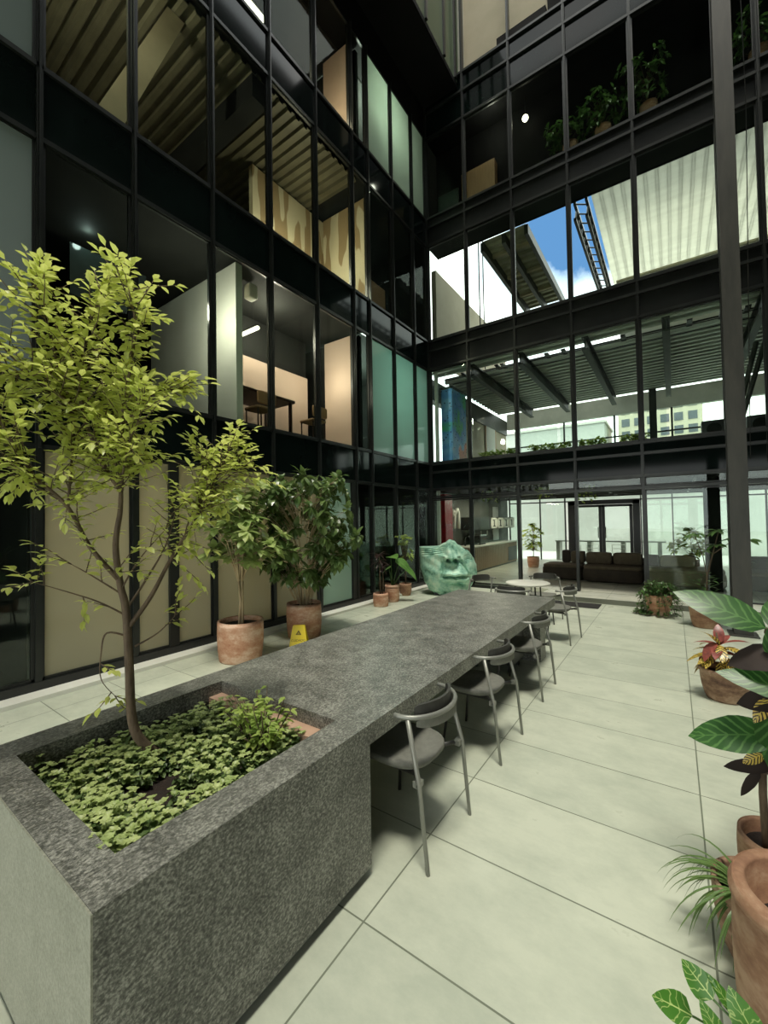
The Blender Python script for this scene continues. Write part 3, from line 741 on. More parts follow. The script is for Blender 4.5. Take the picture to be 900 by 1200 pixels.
for bi, path in enumerate(BR):
    low = bi in (7, 8, 9, 10, 5, 6)
    r0 = .0125 if bi in (0, 2, 11, 12) else .007
    if bi in (7, 8, 9, 10, 6): r0 = .005
    sp_ = smooth(path); bb.tube([p - ofs for p in sp_], [r0 * (1 - .75 * i / (len(sp_) - 1)) for i in range(len(sp_))], 6)
    segs = list(zip(path[:-1], path[1:]))
    for si, (p, q) in enumerate(segs):
        p, q = V(p), V(q); L = (q - p).length
        if bi in (2,) and si < 2: continue
        nt_ = int(L * (9 if low else 74) * (.35 if (bi in (0, 2) and si < 2) else 1)) + (1 if si == len(segs) - 1 else 0)
        for k in range(nt_):
            c = p.lerp(q, rnd(0, 1)); d = (q - p).normalized() * .5 + rdir() * .9 + V((0, 0, .12))
            twig(c, d, rnd(.08, .13) if low else rnd(.10, .24), 4 if low else 7, .054)
    q, p = V(path[-1]), V(path[-2])
    for k in range(2 if low else 7): twig(q, (q - p).normalized() + rdir() * .7, rnd(.09, .18), 6, .052)
bb.build('branches', 'bark', tr, True); lf.build('foliage', 'leaf_tree', tr)

# ------------------------------------------------------------------ pots and potted plants
def pot(root, r_top, r_bot, h, m, wall=.025, lip=.0, soil_z=None, wob=.006, band=False):
    b = MB(); pr = [(r_bot * .96, 0), (r_bot, .012)]
    for i in range(1, 9):
        t = i / 9; pr.append((r_bot + (r_top - r_bot) * t + .012 * math.sin(math.pi * t), h * t))
    if band: pr += [(r_top, h - lip - .06), (r_top + .012, h - lip - .05), (r_top + .012, h - lip - .03), (r_top + .002, h - lip - .02)]
    pr += [(r_top + lip * .3, h - lip), (r_top + lip * .3, h - .008), (r_top + lip * .2 - .006, h), (r_top - wall + .006, h), (r_top - wall, h - .01)]
    sz = soil_z if soil_z is not None else h - .06
    pr += [(r_top - wall - .004, sz - .02)]
    pr.append((1e-4, sz - .02))
    b.lathe(pr, 48, mi=0, wob=wob); b.build('pot', m, root, True)
    s_ = MB(); s_.lathe([(r_top - wall - .002, sz - .02), (r_top - wall - .006, sz)] + [((r_top - wall) * (1 - i / 5) + 1e-4, sz + rnd(-.004, .012)) for i in range(1, 6)], 28)
    s_.build('soil', 'soil', root, True)
    return sz

def whorl(l, q, d, n, L, W, droop, spread=.9, mi=0):
    d = V(d).normalized(); a0 = rnd(0, 6.3); u = d.orthogonal().normalized(); w = d.cross(u)
    for k in range(n):
        a = a0 + k * 2.4
        ld = d * rnd(.1, .6) + (u * math.cos(a) + w * math.sin(a)) * spread + V((0, 0, rnd(-.3, .15)))
        l.leaf(q, ld, L * rnd(.75, 1.2), W * rnd(.8, 1.2), V((rnd(-.3, .3), rnd(-.3, .3), 1)), droop * rnd(.6, 1.4), .15)

# pale ficus
random.seed(21)
p1 = empty('potted_ficus', 'pale green large-leaved ficus in the terracotta pot closest to the planter tree', 'potted plant', (-4.67, 3.37, 0))
sz = pot(p1, .285, .265, .50, 'terra', .035, soil_z=.44)
b = MB(); l = MB(); tips = []
for k, (x, y) in enumerate(((-.03, 0), (.03, .01), (0, .035), (.01, -.03))):
    pts = [(x * .8, y * .8, sz - .02), (x * .5 + .02, y * .5, .75), (x * .8, y, 1.0)]; b.tube(pts, [.021, .017, .014], 7)
    base = V(pts[-1])
    for j in range(8):
        a = rnd(0, 6.3); rr = rnd(.12, .55); h = rnd(1.25, 2.25)
        if h > 1.9: rr *= .7
        t = V((math.cos(a) * rr, math.sin(a) * rr, h)); m_ = base.lerp(t, .5) + V((0, 0, .1)) - V((t.x * .15, t.y * .15, 0))
        b.tube([base, m_, t], [.010, .007, .004], 5); tips += [t, m_.lerp(t, .5)] + ([m_] if j % 2 else [])
for t in tips:
    dd = V((t.x, t.y, .5)).normalized()
    whorl(l, t, dd, 10, .18, .096, .5)
b.build('stem', 'palebark', p1, True); l.build('foliage', 'leaf_pale', p1)
# dark ficus
p2 = empty('potted_rubber_tree', 'dark glossy dense-crowned tree in terracotta pot behind the yellow sign', 'potted plant', (-4.73, 4.56, 0))
sz = pot(p2, .26, .245, .52, 'terra', .03, soil_z=.46)
b = MB(); l = MB()
for k in range(7):
    a = k * .9; x, y = .05 * math.cos(a), .05 * math.sin(a)
    top = V((.28 * math.cos(a), .28 * math.sin(a), rnd(1.2, 1.5))); b.tube([(x, y, sz - .02), (x * 2, y * 2, .85), top], [.018, .014, .008], 6)
for k in range(210):
    a = rnd(0, 6.3); h = rnd(.72, 2.35); rm = .92 * math.sin(min(1, max(.2, (h - .55) / 1.2)) * math.pi * .62) * (1 if h < 1.9 else .8)
    rr = rm * math.sqrt(rnd(.15, 1)); t = V((math.cos(a) * rr, math.sin(a) * rr * .9, h + .1))
    c = V((t.x * .35, t.y * .35, h - .3)); b.tube([c, c.lerp(t, .5) + V((0, 0, .06)), t], [.006, .004, .003], 4)
    whorl(l, t, V((t.x, t.y, .4)), 9, .185, .088, 1.1)
b.build('stem', 'palebark', p2, True); l.build('foliage', 'leaf_dark', p2)
# small dark dracaena
p3 = empty('potted_dracaena', 'spindly maroon-leaved plant in the smaller squat clay pot by the glass', 'potted plant', (-5.03, 7.03, 0))
sz = pot(p3, .148, .15, .27, 'terra', .02, band=True)
b = MB(); l = MB()
b.tube([(0, 0, sz - .02), (-.02, .01, .5), (-.01, -.01, .8), (-.03, 0, 1.05)], [.016, .013, .011, .008], 7)
b.tube([(.03, .02, sz - .02), (.05, .03, .5), (.04, .02, .78)], [.012, .01, .007], 6)
for c, n in (((-.03, 0, 1.05), 26), ((.04, .02, .80), 20), ((-.01, -.01, .92), 14)):
    for k in range(n):
        a = rnd(0, 6.3); l.leaf(c, (math.cos(a), math.sin(a), rnd(-.1, 1.2)), rnd(.16, .30), rnd(.025, .036), None, rnd(.7, 1.8), .2, 4)
b.build('stem', 'bark', p3, True); l.build('foliage', 'leaf_maroon', p3)
# elephant ear
p4 = empty('potted_elephant_ear', 'plant with three broad arrow-shaped green leaves in the taller clay pot by the glass', 'potted plant', (-5.10, 7.56, 0))
sz = pot(p4, .15, .145, .37, 'terra', .02, band=True)
b = MB(); l = MB()
for t, d, L, W in (((-.02, .0, 1.0), (.55, -.45, .25), .36, .30), ((.18, .06, .88), (.85, .15, -.35), .40, .30), ((.32, .14, .72), (.9, .3, -.5), .36, .22), ((-.15, .1, .72), (-.7, -.2, -.2), .25, .17)):
    b.tube([(0, 0, sz - .02), V(t) * .45 + V((0, 0, .22)), t], [.014, .010, .006], 6)
    d = V(d).normalized(); l.leaf(V(t) - d * L * .3, d, L * 1.2, W, (0, -.3, 1), .7, .12, 7, shape=.6)
b.build('stem', 'leaf_mid', p4, True); l.build('foliage', 'leaf_alo', p4, True)
# plant behind the sculpture
p5 = empty('potted_schefflera', 'yellowish leafy potted plant standing between the green face and the glass', 'potted plant', (-5.25, 8.35, 0))
sz = pot(p5, .14, .12, .28, 'terrab', .02)
b = MB(); l = MB(); b.tube([(0, 0, sz - .02), (.02, 0, .6), (0, .02, 1.0)], [.015, .012, .009], 6)
for k in range(26):
    a = rnd(0, 6.3); rr = rnd(.02, .2); t = V((math.cos(a) * rr, math.sin(a) * rr, rnd(.85, 1.42))); b.tube([(0, .01, .8), t], [.006, .003], 4); whorl(l, t, t - V((0, 0, .8)), 6, .10, .05, .6)
b.build('stem', 'bark', p5, True); l.build('foliage', 'leaf_bright', p5)

# ivy heap in bowl
iv = empty('potted_ivy', 'mound of small-leaved ivy spilling over a pinkish low clay bowl onto the tiles', 'potted plant', (-.26, 8.92, 0))
sz = pot(iv, .21, .15, .36, 'terra', .025)
b = MB(); l = MB()
for k in range(95):
    a = rnd(0, 6.3); r1 = rnd(.1, .20); up = rnd(.38, .60); o_ = rnd(.18, .40)
    low_ = max(.03, up - rnd(.15, .6)) if o_ > .24 else up - .08
    if -2.0 < a - 3.14 * 1.5 < .25 and rnd(0, 1) < .25: low_ = max(low_, .3)
    pts = [V((0, 0, sz)), V((math.cos(a) * r1, math.sin(a) * r1, up)), V((math.cos(a) * o_, math.sin(a) * o_, low_))]
    b.tube(pts, .003, 4)
    for q in range(16):
        t = rnd(0, 2); p = pts[int(t)].lerp(pts[int(t) + 1], t % 1) + rdir() * .03
        aa = rnd(0, 6.3); l.leaf(p, (math.cos(aa), math.sin(aa), rnd(-.6, .6)), rnd(.045, .075), rnd(.035, .055), None, .4)
for k in range(22):
    a = rnd(2.6, 5.2); pts = [V((math.cos(a) * .2, math.sin(a) * .2, .05)), V((math.cos(a) * rnd(.3, .48), math.sin(a) * rnd(.25, .36), .02))]
    b.tube(pts, .003, 4)
    for q in range(9): l.leaf(pts[0].lerp(pts[1], rnd(0, 1)) + V((0, 0, .01)), (rnd(-1, 1), rnd(-1, 1), rnd(.1, .6)), rnd(.04, .06), .035, None, .3)
b.build('stem', 'bark', iv, True); l.build('foliage', 'leaf_mid', iv)

# mixed pot by the column
mp = empty('potted_branching_plant', 'tall open-branched dark-leaved plant in a red clay pot beside the steel column', 'potted plant', (.37, 8.30, 0))
sz = pot(mp, .215, .165, .45, 'terrab', .025, .04)
b = MB(); l = MB()
b.tube([(.02, 0, sz - .02), (.04, .01, .8), (.12, 0, 1.15), (.20, -.01, 1.5)], [.016, .013, .01, .006], 7)
b.tube([(.04, .01, .8), (.0, .0, 1.1), (-.1, -.02, 1.45)], [.009, .007, .005], 6)
b.tube([(.12, 0, 1.15), (.35, 0, 1.35), (.55, 0, 1.38)], [.008, .006, .004], 6)
for t, n in (((.2, -.01, 1.52), 9), ((-.1, -.02, 1.47), 8), ((.55, 0, 1.38), 8), ((.36, 0, 1.38), 6), ((.02, 0, 1.2), 5), ((.16, 0, 1.3), 6), ((.48, 0, 1.05), 5)):
    whorl(l, V(t), V((0, 0, 1)), n, .19, .075, .9, 1.1)
for k in range(60):
    a = rnd(0, 6.3); rr = rnd(.05, .2); c = V((math.cos(a) * rr, math.sin(a) * rr, rnd(.46, .85))); l.leaf(c, (math.cos(a), math.sin(a), rnd(0, 1)), rnd(.08, .14), rnd(.03, .05), None, .6)
for k in range(14):
    a = rnd(2.2, 4.6); l.leaf((0, 0, sz), (math.cos(a), math.sin(a) * .5, rnd(.5, 1.3)), rnd(.3, .45), .035, None, 1.5, .2, 5)
b.build('stem', 'bark', mp, True); l.build('foliage', 'leaf_mid', mp)

# croton
cr = empty('potted_croton', 'yellow, red and black blotched croton in a brown clay pot on the tiles', 'potted plant', (.36, 5.14, 0))
sz = pot(cr, .195, .15, .29, 'terrac', .025, .03)
b = MB(); l = MB(); rl = MB()
b.tube([(0, 0, sz - .02), (-.03, 0, .45), (-.05, 0, .62)], [.014, .011, .008], 6)
for d, L, W, z, c in (((-.9, -.2, .1), .30, .10, .42, 0), ((-.5, -.7, -.1), .26, .10, .44, 0), ((.5, -.8, -.3), .26, .10, .42, 0), ((-.35, -.25, .9), .24, .10, .5, 0), ((.0, .1, 1), .20, .09, .52, 1), ((.6, -.1, .6), .24, .09, .5, 1),
      ((-.8, .2, .35), .22, .08, .50, 1), ((.8, .4, .2), .26, .1, .46, 0), ((-.2, -.9, .2), .25, .09, .48, 1), ((.15, -.9, -.7), .22, .10, .34, 0), ((-.95, -.1, -.3), .30, .11, .40, 0), ((.9, -.3, .1), .24, .08, .45, 1), ((.3, .5, .7), .2, .08, .5, 1), ((-.6, -.5, .2), .25, .1, .38, 0), ((.3, -.6, .1), .22, .09, .38, 0)):
    (rl if c else l).leaf((-.03, 0, z), d, L, W, None, .9, .15, 6)
for k in range(14):
    a = rnd(0, 6.3); (rl if k % 4 == 0 else l).leaf((-.03 + .03 * math.cos(a), .03 * math.sin(a), rnd(.36, .56)), (math.cos(a), math.sin(a), rnd(-.3, .7)), rnd(.18, .27), rnd(.075, .11), None, rnd(.7, 1.4), .15, 6)
b.build('stem', 'bark', cr, True); l.build('foliage', 'leaf_croton', cr, True); rl.build('red_foliage', 'leaf_red', cr, True)['label'] = 'red young leaves'

# big ribbed-leaf plant
bp = empty('potted_ribbed_leaf_plant', 'tall plant with huge ribbed dark green leaves rising behind the empty-looking clay planter', 'potted plant', (.36, 2.62, 0))
sz = pot(bp, .15, .13, .26, 'terrab', .02)
o0 = V((.36, 2.62, 0))
b = MB(); l = MB(); k_ = MB(); c2 = MB()
b.tube([(-.05, -.05, sz - .03), (-.06, -.07, .48), (-.055, -.07, .67), (-.03, -.06, 1.0), (.0, -.05, 1.28)], [.016, .015, .014, .012, .008], 8)
def big(lm, tip, base, W, nrm, droop=.35, segs=9, fold=.12):
    tip, base = V(tip) - o0, V(base) - o0; d = tip - base; L = d.length
    d = d.normalized() + V(nrm).normalized() * droop * .5
    lm.leaf(base, d, L * 1.04, W, nrm, droop, fold, segs, wave=.05, shape=.75)
    b.tube([V((-.03, -.06, base.z - .03)), base], [.005, .006], 5)
big(l, (.0, 2.56, 1.37), (.33, 2.52, 1.24), .16, (-.1, -.75, .7), .3)
big(l, (.15, 2.46, 1.03), (.44, 2.45, .98), .125, (0, -.7, .75), .3)
big(l, (.04, 2.5, .69), (.35, 2.5, .78), .165, (0, -.75, .7), .2)
big(l, (.40, 2.40, 1.36), (.34, 2.52, 1.1), .10, (-.4, -.9, .2), .3)
big(l, (.36, 2.38, .60), (.33, 2.48, .92), .17, (-.75, -.65, .1), .25)
big(l, (.5, 2.9, 1.35), (.36, 2.6, 1.22), .15, (0, -.6, .8), .4)
big(k_, (.19, 2.50, 1.06), (.40, 2.5, 1.13), .15, (.1, -.5, .8), .5)
big(k_, (.22, 2.52, .88), (.42, 2.5, .94), .14, (0, -.5, .8), .5)
big(k_, (.165, 2.52, .575), (.33, 2.5, .63), .07, (0, -.6, .8), .3)
big(k_, (.22, 2.52, .46), (.29, 2.5, .60), .045, (-.6, -.6, .2), .3)
big(k_, (.42, 2.5, .42), (.33, 2.5, .62), .09, (.2, -.6, .2), .3)
big(c2, (.23, 2.5, .62), (.30, 2.5, .68), .05, (0, -.7, .6), .3)
big(c2, (.27, 2.46, .83), (.33, 2.5, .93), .06, (0, -.7, .6), .3)
b.build('stem', 'bark', bp, True); l.build('foliage', 'leaf_big', bp, True); k_.build('dark_foliage', 'leaf_black', bp, True)['label'] = 'withered blackish leaves'; c2.build('young_foliage', 'leaf_croton', bp, True)['label'] = 'small yellow-edged leaves'

# spider plant
sp = empty('potted_spider_plant', 'spider plant with thin arching striped blades in a striated brown clay pot', 'potted plant', (.25, 2.2, 0))
sz = pot(sp, .165, .12, .28, 'terrac', .022)
l = MB()
for k in range(58):
    a = rnd(0, 6.3); L = rnd(.18, .34)
    if k < 16: a = rnd(2.3, 4.4); L = rnd(.24, .36)
    c = V((math.cos(a) * .05, math.sin(a) * .05, sz)); l.leaf(c, (math.cos(a), math.sin(a), rnd(.9, 2.6)), L * 1.15, rnd(.011, .016), None, 0, .3, 10, shape=.5, grav=rnd(2.0, 3.6))
l.build('foliage', 'leaf_spider', sp, True)
# large terracotta planter
lp = empty('terracotta_planter', 'big smooth round terracotta planter with thick rim and bare dark soil', 'planter', (.335, 1.83, 0))
pot(lp, .205, .19, .555, 'terrab', .035, soil_z=.40, band=True, wob=.003)
# pothos
po = empty('potted_pothos', 'variegated heart-leaved pothos in a small pot just in front of the big planter', 'potted plant', (.16, 1.36, 0))
sz = pot(po, .11, .085, .30, 'terrab', .018)
o1 = V((.16, 1.36, 0)); b = MB(); l = MB()
for base, tip, W, nr in (((.05, 1.36, .515), (-.005, 1.37, .56), .046, (-.2, -.7, .7)), ((.005, 1.37, .435), (-.08, 1.385, .425), .05, (0, -.5, .9)), ((.13, 1.33, .50), (.085, 1.34, .565), .05, (-.3, -.9, .4)), ((.09, 1.37, .50), (.05, 1.37, .56), .022, (.4, -.5, .6)),
      ((.17, 1.33, .47), (.11, 1.30, .52), .06, (0, -.6, .8)), ((.06, 1.34, .45), (.03, 1.33, .51), .03, (0, -.8, .6)), ((.12, 1.3, .43), (.06, 1.28, .46), .055, (0, -.6, .8)), ((.2, 1.36, .5), (.24, 1.33, .57), .06, (0, -.7, .6))):
    base, tip = V(base) - o1, V(tip) - o1
    b.tube([(0, 0, sz - .02), base * .5 + V((0, 0, .22)), base], [.004, .0035, .003], 5); l.leaf(base, tip - base, (tip - base).length * 1.15, W * 1.4, nr, .35, .15, 7, shape=.6)
b.build('stem', 'leaf_mid', po, True); l.build('foliage', 'leaf_pothos', po, True)

# ------------------------------------------------------------------ chairs (local: sits facing +y, back at -y)
def make_chair():
    t = empty('dining_chair', '', 'chair')
    # seat: shallow dished pad, rounded at the back
    b = MB(); out = []
    for k in range(28):
        a = 2 * math.pi * k / 28; cx, cy = math.cos(a), math.sin(a)
        x = .215 * math.copysign(abs(cx) ** .62, cx); y = .20 * math.copysign(abs(cy) ** (.62 if cy > 0 else .85), cy)
        out.append((x, y))
    vs = []
    for s_, z in ((.93, .425), (1, .435), (1, .452), (.96, .458), (.6, .448), (.25, .443)):
        for x, y in out: vs.append((x * s_, y * s_ - .0, z + .012 * abs(x / .215) ** 2 * (1 if z > .44 else 0)))
    n = 28; fs = [(i * n + k, i * n + (k + 1) % n, (i + 1) * n + (k + 1) % n, (i + 1) * n + k) for i in range(5) for k in range(n)]
    fs += [tuple(range(n))[::-1], tuple(range(5 * n, 6 * n))]
    b.add(vs, fs); b.build('seat', 'pad', t, True)
    b = MB()
    for s_ in (-1, 1): b.tube([(s_ * .262, -.235, .42), (s_ * .17, -.16, .418), (s_ * .17, .15, .418)], .013, 6)
    b.tube([(-.18, .14, .415), (.18, .14, .415)], .012, 6); b.build('seat_frame', 'chairdark', t, True)
    for s_ in (-1, 1):
        b = MB(); b.tube([(s_ * .255, -.275, 0), (s_ * .258, -.235, .42), (s_ * .235, -.16, .722)], [.0105, .0125, .0135], 8); b.build('leg', 'chair', t, True)
        b = MB(); b.tube([(s_ * .22, .20, 0), (s_ * .175, .145, .42)], [.010, .012], 8); b.build('leg', 'chairdark', t, True)
        b = MB(); b.box(min(s_ * .215, s_ * .262), max(s_ * .215, s_ * .262), -.236, -.2, .405, .435); b.build('bracket', 'chair', t)
    # back rail: horseshoe bar open to the front
    arc = [(.245 * math.sin(a), -.10 - .185 * math.cos(a)) for a in [R(-95 + 190 * k / 22) for k in range(23)]]
    b = MB(); b.tube([(x, y, .732) for x, y in arc], .0135, 8, squash=.9); b.build('back_rail', 'chair', t, True)
    # curved pads: taller inner board and the outer one under the rail
    def pad(ra, rb, z0, z1, a0, m, nm, th):
        b = MB(); q = [R(-a0 + 2 * a0 * k / 18) for k in range(19)]; vs = []
        for a in q:
            e_ = max(0., 1 - (abs(a) / R(a0)) ** 6) ** .5; zm = (z0 + z1) / 2; hh = (z1 - z0) / 2 * (.55 + .45 * e_)
            for rx, ry in ((ra, rb), (ra + th, rb + th)):
                for z in (zm - hh, zm + hh): vs.append((rx * math.sin(a), -.10 - ry * math.cos(a), z))
        fs = []
        for i in range(18):
            o = i * 4; p = o + 4
            fs += [(o, p, p + 1, o + 1), (o + 2, o + 3, p + 3, p + 2), (o + 1, p + 1, p + 3, o + 3), (o, o + 2, p + 2, p)]
        fs += [(0, 1, 3, 2), (72, 74, 75, 73)]
        b.add(vs, fs); b.build(nm, m, t, False)
    pad(.205, .145, .70, .79, 62, 'paddark', 'back_pad', .016)
    pad(.228, .178, .675, .722, 60, 'pad', 'back_board', .014)
    return t
ch = make_chair()
PI = math.pi
ch.location = (-1.315, 2.07, 0); ch.rotation_euler = (0, 0, PI / 2); ch['label'] = 'grey metal chair at the granite table, next to the planter wall'; ch['group'] = 'chairs along the granite table'
dup(ch, (-1.33, 3.165, 0), PI / 2, 'grey metal chair at the middle of the granite table, second from the planter')
dup(ch, (-1.345, 4.385, 0), PI / 2, 'grey metal chair in front of the black wheeled cart, third from the planter')
g2 = 'chairs around the small round table'
dup(ch, (-1.45, 6.42, 0), PI / 2 - .1, 'grey metal chair on the open floor side of the round table', g2)
dup(ch, (-1.88, 7.42, 0), PI, 'grey metal chair on the far side of the round table, facing the granite table', g2)
dup(ch, (-2.62, 6.80, 0), -PI / 2 - .5, 'grey metal chair between the round table and the green face', g2)
dup(ch, (-1.95, 6.12, 0), .05, 'grey metal chair wedged between the granite table end and the round table', g2)

# round table
rt = empty('round_table', 'small round cafe table with pale top beyond the granite table', 'table', (-1.97, 6.86, 0))
b = MB(); b.lathe([(.33, .695), (.345, .70), (.345, .718), (.335, .724), (1e-4, .724)], 40); b.build('tabletop', 'tabletop', rt, True)
for a in (.8, 2.37, 3.94, 5.5):
    b = MB(); b.tube([(.25 * math.cos(a), .25 * math.sin(a), 0), (.22 * math.cos(a), .22 * math.sin(a), .695)], .012, 8); b.build('leg', 'chairdark', rt, True)
b = MB(); b.tube([(.22 * math.cos(.8), .22 * math.sin(.8), .685), (.22 * math.cos(3.94), .22 * math.sin(3.94), .685)], .01, 6); b.tube([(.22 * math.cos(2.37), .22 * math.sin(2.37), .685), (.22 * math.cos(5.5), .22 * math.sin(5.5), .685)], .01, 6); b.build('brace', 'chairdark', rt)

# caster cart under table
ct = empty('wheeled_cart', 'low black box cart on casters under the granite table', 'cart', (-1.78, 4.86, 0))
b = MB(); b.box(-.26, .26, -.2, .2, .1, .46); bevel(b.build('body', 'black', ct), .01)
b = MB(); b.box(-.24, .24, -.204, -.2, .28, .285); b.box(.26, .264, -.18, .18, .28, .285); b.build('drawer_gap', 'chair', ct)
for x, y in ((-.2, -.15), (.2, -.15), (-.2, .15), (.2, .15)):
    b = MB(); b.tube([(x - .012, y, .032), (x + .012, y, .032)], .032, 12); b.box(x - .02, x + .02, y - .02, y + .005, .055, .1); b.build('caster', 'black', ct)
# doormat
b = MB(); b.box(-.62, .62, -.24, .24, 0, .012); bevel(tag(b.build('doormat', 'mat', None, False, (-1.85, 9.12, .001)), 'dark charcoal doormat on the tiles before the lounge step', 'mat'), .004)

# wet floor sign
ws = empty('wet_floor_sign', 'yellow folding caution sign leaning by the terracotta pot', 'sign', (-4.42, 4.16, 0), R(38))
def sign_board(s_):
    b = MB(); P = [(-.13, s_ * .10, 0), (.13, s_ * .10, 0), (.085, s_ * .012, .285), (-.085, s_ * .012, .285)]
    b.prism(P, (0, s_ * .012, .002)); return b.build('panel', 'yellow', ws)
for s_ in (-1, 1): sign_board(s_)
b = MB(); b.tube([(-.08, 0, .285), (.08, 0, .285)], .012, 8); b.build('hinge', 'yellow', ws)
tilt = math.atan2(.285, .088)
mt = Matrix.Translation((0, -.083, .098)) @ Matrix.Rotation(tilt, 4, 'X')
text('lettering', 'CUIDADO', .043, 'ink_soft', ws, mt)
mt2 = Matrix.Translation((0, -.052, .2)) @ Matrix.Rotation(tilt, 4, 'X')
b = MB(); b.prism([(-.04, -.03, 0), (-.025, -.03, 0), (.002, .015, 0), (0, .036, 0)], (0, 0, .002)); b.prism([(.04, -.03, 0), (0, .036, 0), (-.002, .015, 0), (.025, -.03, 0)], (0, 0, .002)); b.prism([(-.04, -.03, 0), (.04, -.03, 0), (.028, -.02, 0), (-.028, -.02, 0)], (0, 0, .002))
b.tube([(-.006, -.012, .002), (.012, .002, .002), (-.004, .012, .002)], .004, 5)
pg = b.build('pictogram', 'ink_soft', ws); pg.matrix_local = mt2

# ------------------------------------------------------------------ green face sculpture
def face():
    root = empty('face_sculpture', 'large green copper sculpture of the lower half of a human face', 'sculpture', (-4.45, 9.12, 0), math.atan2(.441, .897))
    NT, NZ = 300, 150
    def g(x, s_): return math.exp(-(x / s_) ** 2)
    vs = []; hole = []
    def interp(t, pts):
        for (a, va), (c, vc) in zip(pts[:-1], pts[1:]):
            if t <= c:
                u = (t - a) / (c - a); u = u * u * (3 - 2 * u); return va + (vc - va) * u
        return pts[-1][1]
    for j in range(NZ + 1):
        t = j / NZ
        for i in range(NT):
            th = 2 * math.pi * i / NT           # 0 = facing front (-y)
            sx, cy = math.sin(th), math.cos(th)
            wl = interp(t, [(0, .40), (.12, .54), (.3, .64), (.6, .72), (1, .74)]); wr = interp(t, [(0, .38), (.12, .47), (.35, .54), (.6, .63), (.85, .62), (1, .56)])
            w = wl if sx < 0 else wr
            x = w * math.copysign(abs(sx) ** .8, sx)
            dep = interp(t, [(0, .36), (.15, .48), (.4, .52), (.7, .50), (1, .46)]) if cy > 0 else .38
            y = -dep * math.copysign(abs(cy) ** .8, cy)
            zt = interp(x, [(-.8, 1.12), (-.3, 1.12), (-.12, 1.20), (.0, 1.28), (.10, 1.25), (.22, 1.14), (.4, 1.03), (.62, .80)])
            z = zt * t + (.03 if t == 0 else 0)
            if cy > 0:
                f = min(1, cy * 2.2); d = 0; h = 0
                ax = .02 + (.92 - z) * .20              # tilted mid line
                u = x - ax
                # nose
                if z > .80:
                    k = (z - .80) / .46; wid = .085 + .055 * (1 - k); d += (.11 + .17 * (1 - k)) * g(u, wid) * min(1, (z - .80) / .05)
                    d += .11 * (g(u - .14, .05) + g(u + .14, .05)) * g(z - .88, .07)
                for s_ in (-1, 1):
                    q = min(1, 1.6 * g(u - s_ * .085 , .050) * g(z - .83, .034)); d -= .34 * q
                d += .03 * g(z - .99, .15) * (g(u + .36, .18) + g(u - .36, .16))        # cheeks
                d -= .075 * (g(abs(u) - .19 - (.85 - z) * .33, .035)) * (1 if .40 < z < .92 else 0) * min(1, (z - .4) / .1)    # folds
                d += .15 * g(u, .30) * g(z - .56, .17)                                     # muzzle
                d -= .022 * g(u, .03) * g(z - .70, .07)                                    # philtrum
                lw = max(0, 1 - (u / .33) ** 2)
                ml = .485 + .028 * g(u, .05) * -1 + .03 * math.cos(u / .33 * 3.1) * .6 - .02
                d += .125 * lw ** .7 * g(z - (ml + .066), .050)                            # upper lip
                d += .15 * lw ** .6 * g(z - (ml - .068), .052)                            # lower lip
                q = min(1, lw * 3) * g(z - ml, .016); d -= .12 * q
                d -= .08 * g(u, .26) * g(z - .315, .05)                                  # crease under lip
                d += .10 * g(u - .01, .24) * g(z - .17, .12)                               # chin
                for k_ in range(4): d -= .03 * g(z - (1.10 - .045 * k_ + .12 * (x + .45) * (x > -.9)), .010) * (1 if x < -.12 else .0) * g(x + .42, .25)
                for k_ in range(3): d -= .02 * g(z - (.95 - .04 * k_ - .5 * abs(x - .4)), .010) * g(x - .42, .14)
                d += .012 * math.sin(x * 23 + z * 9) * math.sin(z * 19 - x * 6)
                y -= d * f
            else:
                y += .02 * math.sin(x * 15 + z * 12)
            vs.append((x, y, z))
    fs = [(j * NT + i, j * NT + (i + 1) % NT, (j + 1) * NT + (i + 1) % NT, (j + 1) * NT + i) for j in range(NZ) for i in range(NT)]
    # caps
    c0 = len(vs); vs.append((0, 0, .03)); c1 = len(vs); vs.append((0, .1, 1.08))
    fs += [(c0, (i + 1) % NT, i) for i in range(NT)] + [(c1, NZ * NT + i, NZ * NT + (i + 1) % NT) for i in range(NT)]
    b = MB(); b.add(vs, fs); o = b.build('face', 'patina', root, True)
    b = MB(); b.prism([(-.38, -.30, 0), (.36, -.30, 0), (.36, .30, 0), (-.38, .30, 0)], (0, 0, .05)); b.build('base', 'black', root)['label'] = 'dark base plate'
face()

# ------------------------------------------------------------------ lounge furniture
def cushion(parent, name, m, x0, x1, y0, y1, z0, z1, mtx=None):
    b = MB(); b.rbox(x0, x1, y0, y1, z0, z1, mtx=mtx); return b.build(name, m, parent, True)
# sofa modules
sf = empty('sofa_bench', 'backless end bench of the dark brown sofa next to the plant by the kitchen', 'sofa', (-2.52, 12.35, .1), 0, 'sofa modules in the lounge')
cushion(sf, 'seat', 'sofa', -.52, .50, -.45, .45, 0, .36); cushion(sf, 'seat_pad', 'sofa_lit_top_cushion', -.5, .48, -.43, .43, .32, .41)
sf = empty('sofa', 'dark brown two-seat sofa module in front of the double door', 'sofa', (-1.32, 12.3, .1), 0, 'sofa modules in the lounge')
cushion(sf, 'seat', 'sofa', -.69, .69, -.5, .5, 0, .36); cushion(sf, 'seat_pad', 'sofa_lit_top_cushion', -.67, .67, -.48, .48, .32, .42); cushion(sf, 'backrest', 'sofa', -.68, .68, .3, .55, .25, .62)
sf = empty('sofa', 'sofa module beside the ivy bowl, painted paler for the reflecting glass', 'sofa', (.10, 12.3, .1), 0, 'sofa modules in the lounge')
